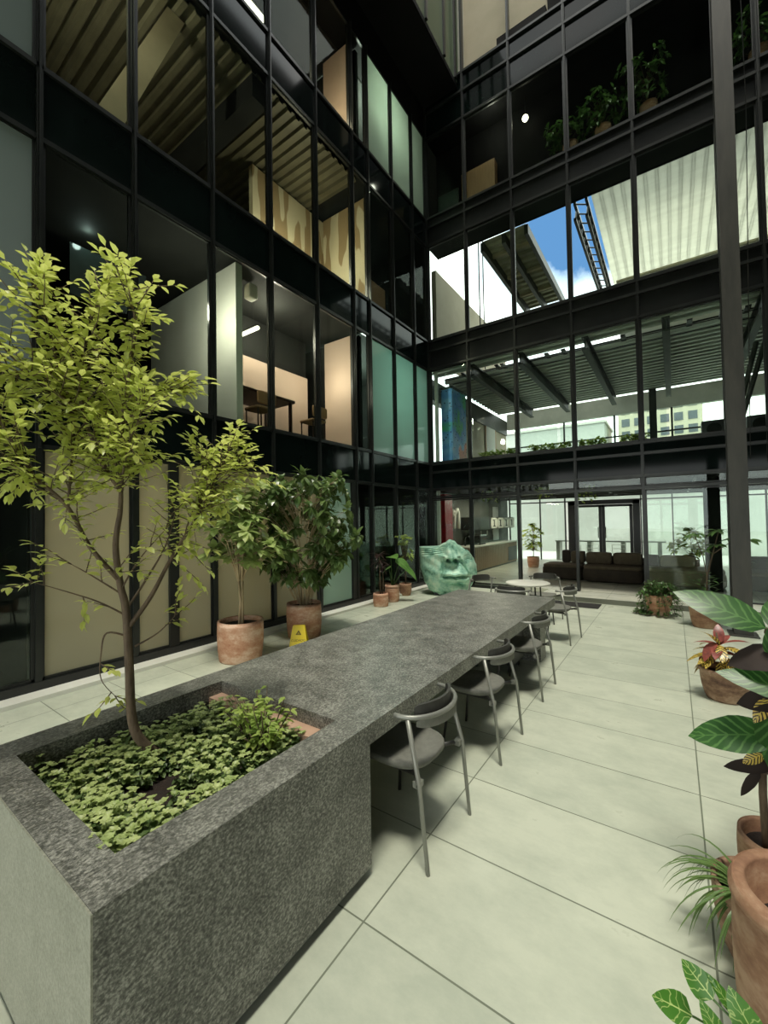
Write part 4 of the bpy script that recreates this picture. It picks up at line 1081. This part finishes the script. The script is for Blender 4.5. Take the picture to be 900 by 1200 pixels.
cushion(sf, 'seat', 'sofa_hazed', -.71, .85, -.5, .5, 0, .36); cushion(sf, 'seat_pad', 'sofa_hazed', -.69, .83, -.48, .48, .32, .42); cushion(sf, 'backrest', 'sofa_hazed', -.70, .0, .3, .55, .25, .62)
sf = empty('sofa', 'dark sofa module partly hidden behind the steel column', 'sofa', (2.1, 12.3, .1), 0, 'sofa modules in the lounge')
cushion(sf, 'seat', 'sofa', -.9, .9, -.5, .5, 0, .36); cushion(sf, 'seat_pad', 'sofa_lit_top_cushion', -.88, .88, -.48, .48, .32, .42); cushion(sf, 'backrest', 'sofa', -.9, .9, .3, .55, .25, .70)
def pillow(label, m, x0, x1, y0, y1, z0, z1):
    b = MB(); b.rbox(x0, x1, y0, y1, z0, z1); o = b.build('cushion', m, None, True); tag(o, label, 'cushion', 'sofa cushions'); return o
pillow('round dark bolster standing on the backless sofa bench', 'sofa', -2.62, -2.4, 12.5, 12.75, .52, .86)
pillow('round tan bolster at the joint of bench and sofa', 'sofa_lit_top_cushion', -2.36, -2.02, 12.35, 12.7, .52, .84)
pillow('olive back cushion on the dark sofa, beside the bolsters', 'sofa_lit_top_cushion', -1.98, -1.36, 12.32, 12.58, .52, .83)
pillow('olive back cushion on the dark sofa, beside the thin facade post', 'sofa_lit_top_cushion', -1.33, -.68, 12.32, 12.58, .52, .83)
pillow('short brown cushion where dark and pale sofa modules meet', 'sofa', -.60, -.32, 12.32, 12.6, .52, .80)
pillow('long cushion painted pale like the sofa module behind the glass', 'sofa_hazed', -.30, .42, 12.3, 12.56, .52, .80)

# kitchen counter
kc = empty('kitchen_counter', 'wood-slatted kitchen counter along the dark wall behind the glass', 'counter', (-5.42, 14.2, .1))
b = MB(); b.box(-.3, .30, -2.4, 2.3, .05, .78); b.build('body', 'slat', kc)
b = MB()
for i in range(38): y = -2.38 + i * .123; b.box(.30, .312, y, y + .095, .05, .78)
b.build('slat_front', 'slat', kc)
b = MB(); b.box(-.33, .34, -2.45, 2.35, .78, .82); b.build('worktop', 'tabletop', kc)
b = MB(); b.box(.22, .32, 1.2, 2.2, .1, .62); b.build('niche', 'black', kc)
b = MB(); b.box(-.26, .28, -2.35, 2.25, 0, .05); b.build('plinth', 'black', kc)
fa = empty('kitchen_faucet', 'black arched faucet on the kitchen counter behind the face sculpture', 'faucet', (-5.55, 12.5, .92))
b = MB(); b.tube([(0, 0, 0), (0, 0, .22), (.05, 0, .3), (.13, 0, .3), (.17, 0, .22)], .014, 8); b.build('spout', 'black', fa, True)
b = MB(); b.lathe([(.03, 0), (.03, .03), (.018, .04)], 16); b.build('base', 'black', fa)
cm = empty('coffee_machine', 'dark coffee machine with steel top on the kitchen counter', 'coffee machine', (-5.45, 13.35, .92))
b = MB(); b.box(-.2, .2, -.28, .28, .06, .3); bevel(b.build('body', 'black', cm), .02)
b = MB(); b.box(-.19, .19, -.27, .27, .3, .34); b.build('top', 'chrome', cm)
for x in (-.15, .15):
    b = MB(); b.box(x - .02, x + .02, -.25, .25, 0, .06); b.build('foot', 'black', cm)
for y in (-.1, .1):
    b = MB(); b.tube([(.2, y, .2), (.3, y, .19)], .014, 6); b.build('handle', 'deskwood', cm)
hc = empty('hanging_cabinet', 'dark wall cabinet fronted with a row of four white framed panels', 'cabinet', (-5.55, 14.75, 1.42))
b = MB(); b.box(-.2, .2, -2.1, 2.1, .0, .42); b.build('body', 'black', hc)
for i in range(4):
    y = -.42 + i * .66
    b = MB(); w = .045
    for a in ((y, y + .56, .02, .02 + w), (y, y + .56, .40 - w, .40), (y, y + w, .02, .40), (y + .56 - w, y + .56, .02, .40)): b.box(.2, .225, *a)
    f = b.build('framed_panel', 'white', hc)
    box('panel_face', 'tabletop', .2, .212, y + w, y + .56 - w, .06, .36, f)
    b = MB(); c = y + .28
    b.box(.212, .218, c - .03, c + .05, .09, .33); b.box(.212, .218, c - .12, c + .05, .30, .33)
    if i != 3: b.box(.212, .218, c - .08, c + .12, .08, .12)
    b.build('panel_figure', 'ink', f)
for i, y in enumerate((13.7, 14.3, 14.9, 15.5)):
    b = MB(); b.tube([(-5.72, y, 1.18), (-5.72, y, 1.35)], .02, 6); tag(b.build('wall_hook', 'tabletop'), 'small pale hook on the kitchen wall under the framed cabinet, %s from the coffee machine' % ('first', 'second', 'third', 'last')[i], 'hook', 'kitchen wall hooks')
sbox('window_slit', 'whitewall', -5.752, -5.74, 15.6, 16.2, .95, 2.25)
# white n sign
ns = MB()
pts = lambda y, z: (-5.72, y, z)
ns.tube([pts(12.05, 1.48), pts(12.06, 1.7), pts(12.10, 1.88), pts(12.08, 2.02), pts(11.98, 2.06), pts(11.95, 1.96), pts(12.02, 1.9)], .06, 8, squash=1)
ns.tube([pts(12.38, 1.48), pts(12.40, 1.75), pts(12.38, 1.98), pts(12.30, 2.10), pts(12.2, 2.06), pts(12.14, 1.95)], .065, 8)
tag(ns.build('wall_sign', 'white', None, True), 'white rounded n-shaped sign on the dark kitchen wall beside the red panel', 'sign')
# red totem
rp = empty('red_panel', 'tall glossy red panel with pinkish lower half standing by the white post', 'panel', (-5.45, 10.95, .1))
b = MB(); b.box(-.24, -.0, -.05, .45, 0, 2.42); b.build('board', 'red', rp)
b = MB(); b.box(0.0, .012, -.02, .43, .0, 1.55); b.build('lower_board', 'pink', rp)
b = MB(); b.box(.012, .03, .1, .24, .85, 1.0); b.build('handle_plate', 'black', rp)
# mural column
mc = empty('mural_column', 'upstairs column covered with a blue, green and orange dotted mural', 'column', (-5.25, 10.75, 3.32))
b = MB(); b.box(-.17, .17, 0, .95, 0, 2.2); b.build('shaft', 'mural', mc)
b = MB(); b.box(-.2, .2, -.03, .98, 2.2, 2.26); b.build('cap', 'steel', mc)
# picture on beige wall upstairs
pc = empty('wall_picture', 'framed pale picture hanging on the beige upstairs wall', 'picture', (-5.74, 15.5, 4.1))
b = MB(); b.box(0, .03, -.55, .55, 0, 1.45); b.build('picture_frame', 'panelwood', pc); box('picture_face', 'white', .03, .035, -.45, .45, .1, 1.35, pc)
# bar table and stools outside the far glass
bt = empty('bar_table', 'long grey bar table on the terrace outside the double door', 'table', (-2.2, 18.9, -.05 + .05))
b = MB(); b.box(-1.95, 1.95, -.3, .3, .78, .83); b.build('tabletop', 'chair', bt)
for x in (-1.8, -.6, .6, 1.8):
    b = MB(); b.box(x - .12, x + .02, -.25, .25, -.1, .78); b.build('leg', 'chair', bt)
st = empty('patio_chair', 'white wire terrace chair at the grey bar table', 'chair', (-3.3, 18.35, -.1), 0, 'terrace chairs seen through the far glass')
b = MB(); b.box(-.22, .22, -.2, .2, .45, .48); b.build('seat', 'white', st)
b = MB(); b.tube([(-.22, -.2, .48), (-.22, -.24, .82), (.22, -.24, .82), (.22, -.2, .48)], .014, 6); b.tube([(-.22, -.22, .66), (.22, -.22, .66)], .012, 6); b.build('backrest', 'white', st)
for x, y in ((-.2, -.18), (.2, -.18), (-.2, .18), (.2, .18)):
    b = MB(); b.tube([(x, y, 0), (x, y, .45)], .013, 6); b.build('leg', 'white', st)
for x, w_ in ((-2.65, 'second'), (-1.75, 'third'), (-.95, 'last')): dup(st, (x, 18.35, -.1), 0, 'white wire terrace chair at the grey bar table, %s from the kitchen side' % w_)
st['label'] = 'white wire terrace chair at the grey bar table, first from the kitchen side'
def bushy(name, label, loc, r, z0, z1, n, m, pr=.16, ph=.32, L=.12, stem='bark', potm='terra'):
    t = empty(name, label, 'potted plant', loc); sz = pot(t, pr, pr * .82, ph, potm, .02)
    b = MB(); l = MB(); b.tube([(0, 0, sz - .02), (.02, 0, z0 + .1), (0, .02, (z0 + z1) / 2)], [.016, .012, .008], 6)
    for k in range(n):
        a = rnd(0, 6.3); h = rnd(z0, z1); rr = r * math.sin(math.pi * (.15 + .8 * (h - z0) / (z1 - z0))) * math.sqrt(rnd(.05, 1))
        c = V((math.cos(a) * rr, math.sin(a) * rr, h)); b.tube([(0, .01, max(z0, h - .25)), c], [.005, .003], 4); whorl(l, c, c - V((0, 0, z0 - .3)), 6, L, L * .48, .7)
    b.build('stem', stem, t, True); l.build('foliage', m, t); return t
bushy('potted_shrub', 'bright lime bushy plant in a clay pot by the kitchen end of the far glass', (-3.98, 14.6, .1), .36, .55, 1.5, 55, 'leaf_lime', .2, .36, .15)
bushy('potted_shrub', 'bright lime plant in a clay pot behind the pale sofa module', (.35, 13.4, .1), .42, .6, 1.35, 34, 'leaf_lime', .18, .52, .2)

# ------------------------------------------------------------------ upstairs planters, speakers, gallery
random.seed(8)
def trough(x, y, w, label, z=3.325):
    t = empty('flower_trough', label, 'planter', (x, y, z), 0, 'planter boxes on the first-floor ledge')
    b = MB(); b.box(-w / 2, w / 2, -.09, .09, 0, .10); bevel(b.build('box', 'terra', t), .008)
    l = MB()
    for k in range(int(95 * w)):
        c = V((rnd(-w / 2, w / 2), rnd(-.09, .09), rnd(.10, .24))); a = rnd(0, 6.3); whorl(l, c, V((rnd(-1, 1), rnd(-1, 1), 1)), 4, .09, .055, .7)
    l.build('foliage', 'leaf_bright', t); return t
trough(-3.72, 10.6, 1.0, 'planter box on the upstairs ledge in front of the mural and beige wall')
trough(-2.45, 10.6, .95, 'long planter box on the upstairs ledge, second in the row from the mural')
trough(-1.48, 10.6, .55, 'short planter box on the upstairs ledge, third in the row from the mural')
trough(-.65, 10.6, .5, 'short planter box on the upstairs ledge closest to the hanging loudspeakers')
def vine(x, y, z, label):
    t = MB(); l = MB(); r_ = empty('hanging_vine', label, 'hanging plant', (x, y, z), 0, 'vines hanging from the lounge ceiling')
    b = MB(); b.lathe([(.05, -.12), (.09, -.10), (.1, 0), (.085, 0), (.08, -.08), (1e-4, -.09)], 20); b.build('pot', 'white', r_, True)
    b = MB(); b.tube([(0, 0, -.05), (0, 0, .05)], .004, 4)
    for k in range(9):
        a = rnd(0, 6.3); e_ = V((math.cos(a) * rnd(.12, .3), math.sin(a) * rnd(.1, .2), rnd(-.42, -.1))); m_ = V((e_.x * .7, e_.y * .7, .02)); b.tube([(0, 0, -.03), m_, e_], .003, 4)
        for q in range(8): l.leaf(m_.lerp(e_, rnd(0, 1)) + rdir() * .02, (rnd(-1, 1), rnd(-1, 1), -.4), .07, .05, None, .4)
    b.build('stem', 'leaf_mid', r_); l.build('foliage', 'leaf_bright', r_)
vine(-4.2, 11.2, 2.56, 'trailing vine hanging above the kitchen counter')
vine(-2.75, 11.2, 2.56, 'trailing vine hanging above the open lounge entrance, nearer the kitchen')
vine(-1.68, 11.2, 2.56, 'trailing vine hanging above the lounge entrance, over the sofa')
def spk(x, label):
    t = empty('loudspeaker', label, 'loudspeaker', (x, 10.62, 3.325), 0, 'loudspeakers behind the first-floor glass')
    b = MB(); b.box(-.2, .2, 0, .3, 0.0, .36); bevel(b.build('cabinet', 'black', t), .015)
    b = MB(); b.lathe([(.12, 0), (.12, .012), (.07, .004), (1e-4, .004)], 28); o = b.build('cone', 'dark', t); o.matrix_local = Matrix.Translation((0, 0, .18)) @ Matrix.Rotation(PI / 2, 4, 'X')
    b = MB(); b.box(-.2, .2, -.012, .0, -.0, .02); b.build('lower_trim', 'tabletop', t)
spk(.72, 'black box loudspeaker on the upstairs ledge on the planter side of the steel column'); spk(1.42, 'black box loudspeaker on the upstairs ledge beyond the steel column')

def gal(x, label, h, s_, lean):
    t = empty('gallery_plant', label, 'potted plant', (x, 10.56, 10.245), 0, 'potted plants in the dark top gallery')
    sz = pot(t, .17, .12, .42, 'terra', .02)
    b = MB(); l = MB(); b.tube([(0, 0, sz - .03), (lean * .3, 0, .7)], [.014, .01], 6)
    for k in range(46):
        a = rnd(0, 6.3); hh = rnd(.45, h); rr = s_ * math.sqrt(rnd(.05, 1)); c = V((lean * (hh - .3) + math.cos(a) * rr, math.sin(a) * rr * .5 - .05, hh)); b.tube([(lean * .3 * hh, 0, hh * .7), c], [.005, .003], 4); whorl(l, c, V((math.cos(a), math.sin(a), .5)), 6, .15, .055, .9)
    b.build('stem', 'bark', t); l.build('foliage', 'leaf_mid', t)
gal(-1.78, 'shortest clay-potted plant of the top gallery trio, beside the round lamp', 1.0, .42, -.3); gal(-1.08, 'clay-potted plant at the middle of the gallery trio', 1.25, .45, -.2); gal(-.2, 'leaning clay-potted tall plant at the steel column end of the gallery trio', 1.5, .46, -.1); gal(1.6, 'clay-potted plant in the gallery beyond the steel column', 1.2, .4, 0)
wb = empty('wooden_crate', 'orange wooden box panel standing in the dark top gallery', 'box', (-4.1, 10.62, 10.245))
b = MB(); b.box(-.48, .46, -.02, .2, 0, 1.12); bevel(b.build('body', 'panelwood', wb), .005)
b = MB(); b.box(-.46, .44, -.0, .19, 1.12, 1.135); b.build('lid', 'orangebox', wb)
gs = empty('gallery_screen', 'dark blue glass screen beside the orange wooden box in the gallery', 'screen', (-5.0, 10.6, 10.245))
b = MB(); b.box(-.32, .32, 0, .04, .08, .82); b.build('frame', 'black', gs); b = MB(); b.box(-.3, .3, -.006, 0, .1, .8); b.build('glass', 'screen', gs); b = MB(); b.box(-.2, .2, -.08, .12, 0, .08); b.build('foot', 'black', gs)
def lampball(name, label, c, r, m, drop):
    t = empty(name, label, 'lamp', c); b = MB(); b.ball((0, 0, 0), r, 8); b.build('globe', m, t, True); b = MB(); b.tube([(0, 0, r * .8), (0, 0, drop)], .006, 5); b.build('cord', 'black', t)
lampball('globe_lamp', 'small glowing round lamp in the dark top gallery', (-2.82, 10.62, 11.97), .075, 'lampglow', .59)

# ------------------------------------------------------------------ room fittings behind the long facade
pl = empty('linear_lamp', 'glowing slim tube lamp hanging in the upstairs peach room', 'lamp', (-6.52, 4.9, 5.37))
b = MB(); b.tube([(-.33, 0, 0), (.33, 0, 0)], .032, 10); b.build('tube', 'lampglow', pl, True)
b = MB(); b.box(-.34, .34, -.035, .035, .03, .055); b.tube([(-.2, 0, .05), (-.2, 0, .65)], .004, 4); b.tube([(.2, 0, .05), (.2, 0, .65)], .004, 4); b.build('fixture', 'black', pl)
sk = empty('wall_loudspeaker', 'small white loudspeaker high in the upstairs peach room', 'loudspeaker', (-6.0, 4.6, 5.72))
b = MB(); b.rbox(-.09, .09, -.09, .09, -.02, .24); b.build('body', 'white', sk, True); b = MB(); b.box(-.03, .03, -.03, .03, .2, .26); b.build('bracket', 'black', sk)
dk = empty('desk', 'dark wooden desk against the peach upstairs wall', 'desk', (-6.35, 5.1, 3.335))
b = MB(); b.box(-.4, .42, -.9, .45, .72, .77); b.build('desktop', 'deskwood', dk)
for x, y in ((-.35, -.8), (.36, -.8), (-.35, .38), (.36, .38)):
    b = MB(); b.box(x - .025, x + .025, y - .025, y + .025, 0, .72); b.build('leg', 'deskwood', dk)
for i, (y, lb_) in enumerate(((4.75, 'wooden chair back showing under the upstairs desk edge'), (6.0, 'wooden chair back showing beyond the corner of the upstairs desk'))):
    oc = empty('office_chair', lb_, 'chair', (-5.90 if i else -5.72 - .26, y, 3.335), 0, 'wooden chairs at the upstairs desk')
    b = MB(); b.rbox(-.2, .2, -.2, .2, .42, .47); b.build('seat', 'panelwood', oc, True); b = MB(); b.rbox(.17, .21, -.2, .2, .5, .72); b.build('backrest', 'orangebox', oc, True)
    for x, yy in ((-.16, -.16), (.16, -.16), (-.16, .16), (.16, .16)):
        b = MB(); b.tube([(x, yy, 0), (x, yy, .43)], .013, 6); b.build('leg', 'deskwood', oc)
tv = empty('wall_screen', 'dim bluish screen with a cable in the black upstairs room above the tree', 'screen', (-7.0, 2.75, 5.1))
b = MB(); b.box(-.03, .0, -.5, .55, 0, .75); b.build('panel', 'screen', tv); b = MB(); b.tube([(.01, .1, .45), (.02, .25, .62), (.02, .4, .45), (.02, .3, .25), (.02, .15, .3)], .012, 5); b.build('cable', 'black', tv)
b = MB(); b.box(-.2, -.03, -.1, .1, .3, .5); b.build('bracket', 'black', tv)
for i, (y, lb_) in enumerate(((1.75, 'crumpled plastic sheet on the sill under the corrugated ceiling, away from the beam'), (2.75, 'crumpled plastic sheet at the foot of the slanted cream beam'))):
    b = MB(); n = 10; vs = []
    for a in range(n + 1):
        for c in range(n + 1): vs.append((rnd(-.02, .02) - .12 * c / n, .5 * a / n - .25 + rnd(-.02, .02), max(0.01, .32 * (c / n) * math.sin(math.pi * (a + .5) / (n + 1)) + rnd(-.04, .04))))
    b.add(vs, [(a * (n + 1) + c, a * (n + 1) + c + 1, (a + 1) * (n + 1) + c + 1, (a + 1) * (n + 1) + c) for a in range(n) for c in range(n)])
    tag(b.build('plastic_sheet', 'plastic', None, False, (-5.72, y, 6.765)), lb_, 'plastic sheet', 'plastic sheets on the sill')
ul = empty('strip_lamp', 'glowing strip lamp in the top peach room', 'lamp', (-6.6, 5.15, 12.0)); b = MB(); b.box(-.06, .06, -.35, .35, 0, .05); b.build('tube', 'lampglow', ul); b = MB(); b.box(-.08, .08, -.37, .37, .05, .09); b.tube([(0, 0, .09), (0, 0, .665)], .006, 4); b.build('fixture', 'black', ul)
cb = empty('reflected_box', 'orange-brown box modelled for a reflection in the second-floor glass by the corner', 'box', (-6.3, 8.35, 6.765)); b = MB(); b.box(-.3, .3, -.45, .45, 0, 1.0); b.build('body', 'orangebox', cb); b = MB(); b.box(-.3, .3, -.04, .04, 1.0, 1.004); b.build('tape', 'tabletop', cb)  # solid box added in place of a reflection in the panes

# city block far behind
ct_ = empty('office_building', 'distant cream building with rows of windows seen through the upper glass', 'building', (-1.4, 62, -.1))
b = MB(); b.box(-4.2, 4.6, 0, 8, 0, 17.2); b.build('wall', 'citywall', ct_)
for j in range(4):
    for i in range(6):
        b = MB(); b.box(-3.8 + i * 1.4, -2.9 + i * 1.4, -.06, .02, 10.4 + j * 1.6, 11.4 + j * 1.6); b.build('window', 'citywin', ct_)
lt = empty('office_block', 'distant white low building seen between the facade posts upstairs', 'building', (-14, 60, -.1)); b = MB(); b.box(-9, 7, 0, 8, 0, 14.2); b.build('wall', 'whitewall', lt); b = MB(); b.box(-9.2, 7.2, -.2, 8.2, 14.2, 14.5); b.build('roof', 'deckgrey', lt)

# ------------------------------------------------------------------ lights
def point(name, loc, e, c=(1, .85, .62), r=.12):
    l = bpy.data.lights.new(name, 'POINT'); l.energy = e; l.color = c; l.shadow_soft_size = r
    o = bpy.data.objects.new(name, l); COL.objects.link(o); o.location = loc; return o
def area(name, loc, e, sx, sy, c=(1, .9, .72), rot=(0, 0, 0)):
    l = bpy.data.lights.new(name, 'AREA'); l.shape = 'RECTANGLE'; l.size = sx; l.size_y = sy; l.energy = e; l.color = c
    o = bpy.data.objects.new(name, l); COL.objects.link(o); o.location = loc; o.rotation_euler = rot; return o
point('store_lamp', (-7.0, 2.3, 1.7), 190); point('store_lamp', (-7.0, 4.6, 1.7), 150)
point('room_lamp', (-6.3, 5.3, 5.6), 80, (1, .9, .76)); point('spot_lamp', (-5.78, 3.45, 5.0), 45, (1, .95, .82))
point('room_lamp', (-6.1, 6.5, 4.9), 30, (1, .9, .76))
point('shell_lamp', (-7.6, 3.4, 7.3), 14, (1, .85, .55)); point('shell_lamp', (-6.3, 6.3, 7.6), 75, (1, .92, .72)); point('brace_fill_light', (-5.64, 1.53, 8.6), 120, (1, .93, .74), .03)  # last one is an added fill light to brighten the slanted brace
point('top_lamp', (-5.95, 6.2, 10.9), 40, (1, .82, .6)); point('corner_lamp', (-6.4, 8.4, 11.9), 420, (.9, 1, .9)); point('corner_lamp', (-6.9, 8.9, 5.2), 230, (.8, 1, .92)); point('corner_lamp', (-7.4, 9, 8.4), 14, (.8, 1, .9))
point('crate_fill_light', (-3.6, 10.33, 12.2), 16, (1, .95, .85), .1)  # added fill light, brightens the wooden crate
point('screen_lamp', (-6.8, 2.4, 5.95), 3, (.8, 1, 1), .05)
area('kitchen_lamp', (-4.9, 13.6, 2.48), 55, .3, 3)
sun = bpy.data.lights.new('sun', 'SUN'); sun.energy = 2.9; sun.angle = R(12); sun.color = (1, .95, .82)
so = bpy.data.objects.new('sun', sun); COL.objects.link(so)
so.rotation_euler = V((-.10, .19, -1)).to_track_quat('-Z', 'Y').to_euler()

# ------------------------------------------------------------------ sky
w = bpy.data.worlds.new('sky'); SC.world = w; w.use_nodes = True; nt = w.node_tree; nt.nodes.clear()
out = nt.nodes.new('ShaderNodeOutputWorld'); bg = nt.nodes.new('ShaderNodeBackground')
tc = nt.nodes.new('ShaderNodeTexCoord')
dp = node(nt, 'ShaderNodeVectorMath', _operation='DOT_PRODUCT'); nt.links.new(tc.outputs['Generated'], dp.inputs[0]); dp.inputs[1].default_value = V((-.15, .84, .52)).normalized()
nz = nt.nodes.new('ShaderNodeTexNoise'); nz.inputs['Scale'].default_value = 5; nz.inputs['Detail'].default_value = 6; nt.links.new(tc.outputs['Generated'], nz.inputs['Vector'])
ad = node(nt, 'ShaderNodeMath', _operation='MULTIPLY_ADD'); nt.links.new(nz.outputs['Fac'], ad.inputs[0]); ad.inputs[1].default_value = .055; nt.links.new(dp.outputs['Value'], ad.inputs[2])
hole = ramp(nt, ad.outputs[0], [(.995 + .0, (0, 0, 0)), (1.0, (0, 0, 0))])
mr = node(nt, 'ShaderNodeMapRange'); mr.inputs['From Min'].default_value = 1.014; mr.inputs['From Max'].default_value = 1.024; nt.links.new(ad.outputs[0], mr.inputs['Value'])
SKYK = 1.0
mx = node(nt, 'ShaderNodeMix', _data_type='RGBA'); nt.links.new(mr.outputs[0], mx.inputs['Factor'])
cl = ramp(nt, nz.outputs['Fac'], [(.35, (.72, .80, .80)), (.6, (1, 1, .95))])
nt.links.new(cl, mx.inputs[6]); mx.inputs[7].default_value = (.05, .115, .24, 1)
nt.links.new(mx.outputs[2], bg.inputs['Color']); bg.inputs['Strength'].default_value = 3.4
nt.links.new(bg.outputs[0], out.inputs[0])

# ------------------------------------------------------------------ camera
cam = bpy.data.cameras.new('camera'); co = bpy.data.objects.new('camera', cam); COL.objects.link(co)
cam.sensor_fit = 'VERTICAL'; cam.sensor_height = 36; cam.sensor_width = 27; cam.lens = 484.99 / 1200 * 36; cam.clip_end = 400; cam.clip_start = .02
r_ = V((.81935283, .57303554, -.01706507)); u_ = V((.02721531, -.00914586, .99958776)); f_ = V((-.57264323, .81947948, .02308903))
mtx = Matrix((r_, u_, -f_)).transposed().to_4x4(); mtx.translation = V((0, 0, 1.75)); co.matrix_world = mtx
SC.camera = co
SC.view_settings.view_transform = 'Standard'; SC.view_settings.look = 'None'; SC.view_settings.gamma = 1; SC.view_settings.use_curve_mapping = False
SC.view_settings.exposure = 0.0
cy = SC.cycles
cy.use_denoising = True; cy.max_bounces = 10; cy.transparent_max_bounces = 24; cy.diffuse_bounces = 4; cy.glossy_bounces = 5; cy.transmission_bounces = 4; cy.sample_clamp_indirect = 8; cy.caustics_reflective = False; cy.caustics_refractive = False
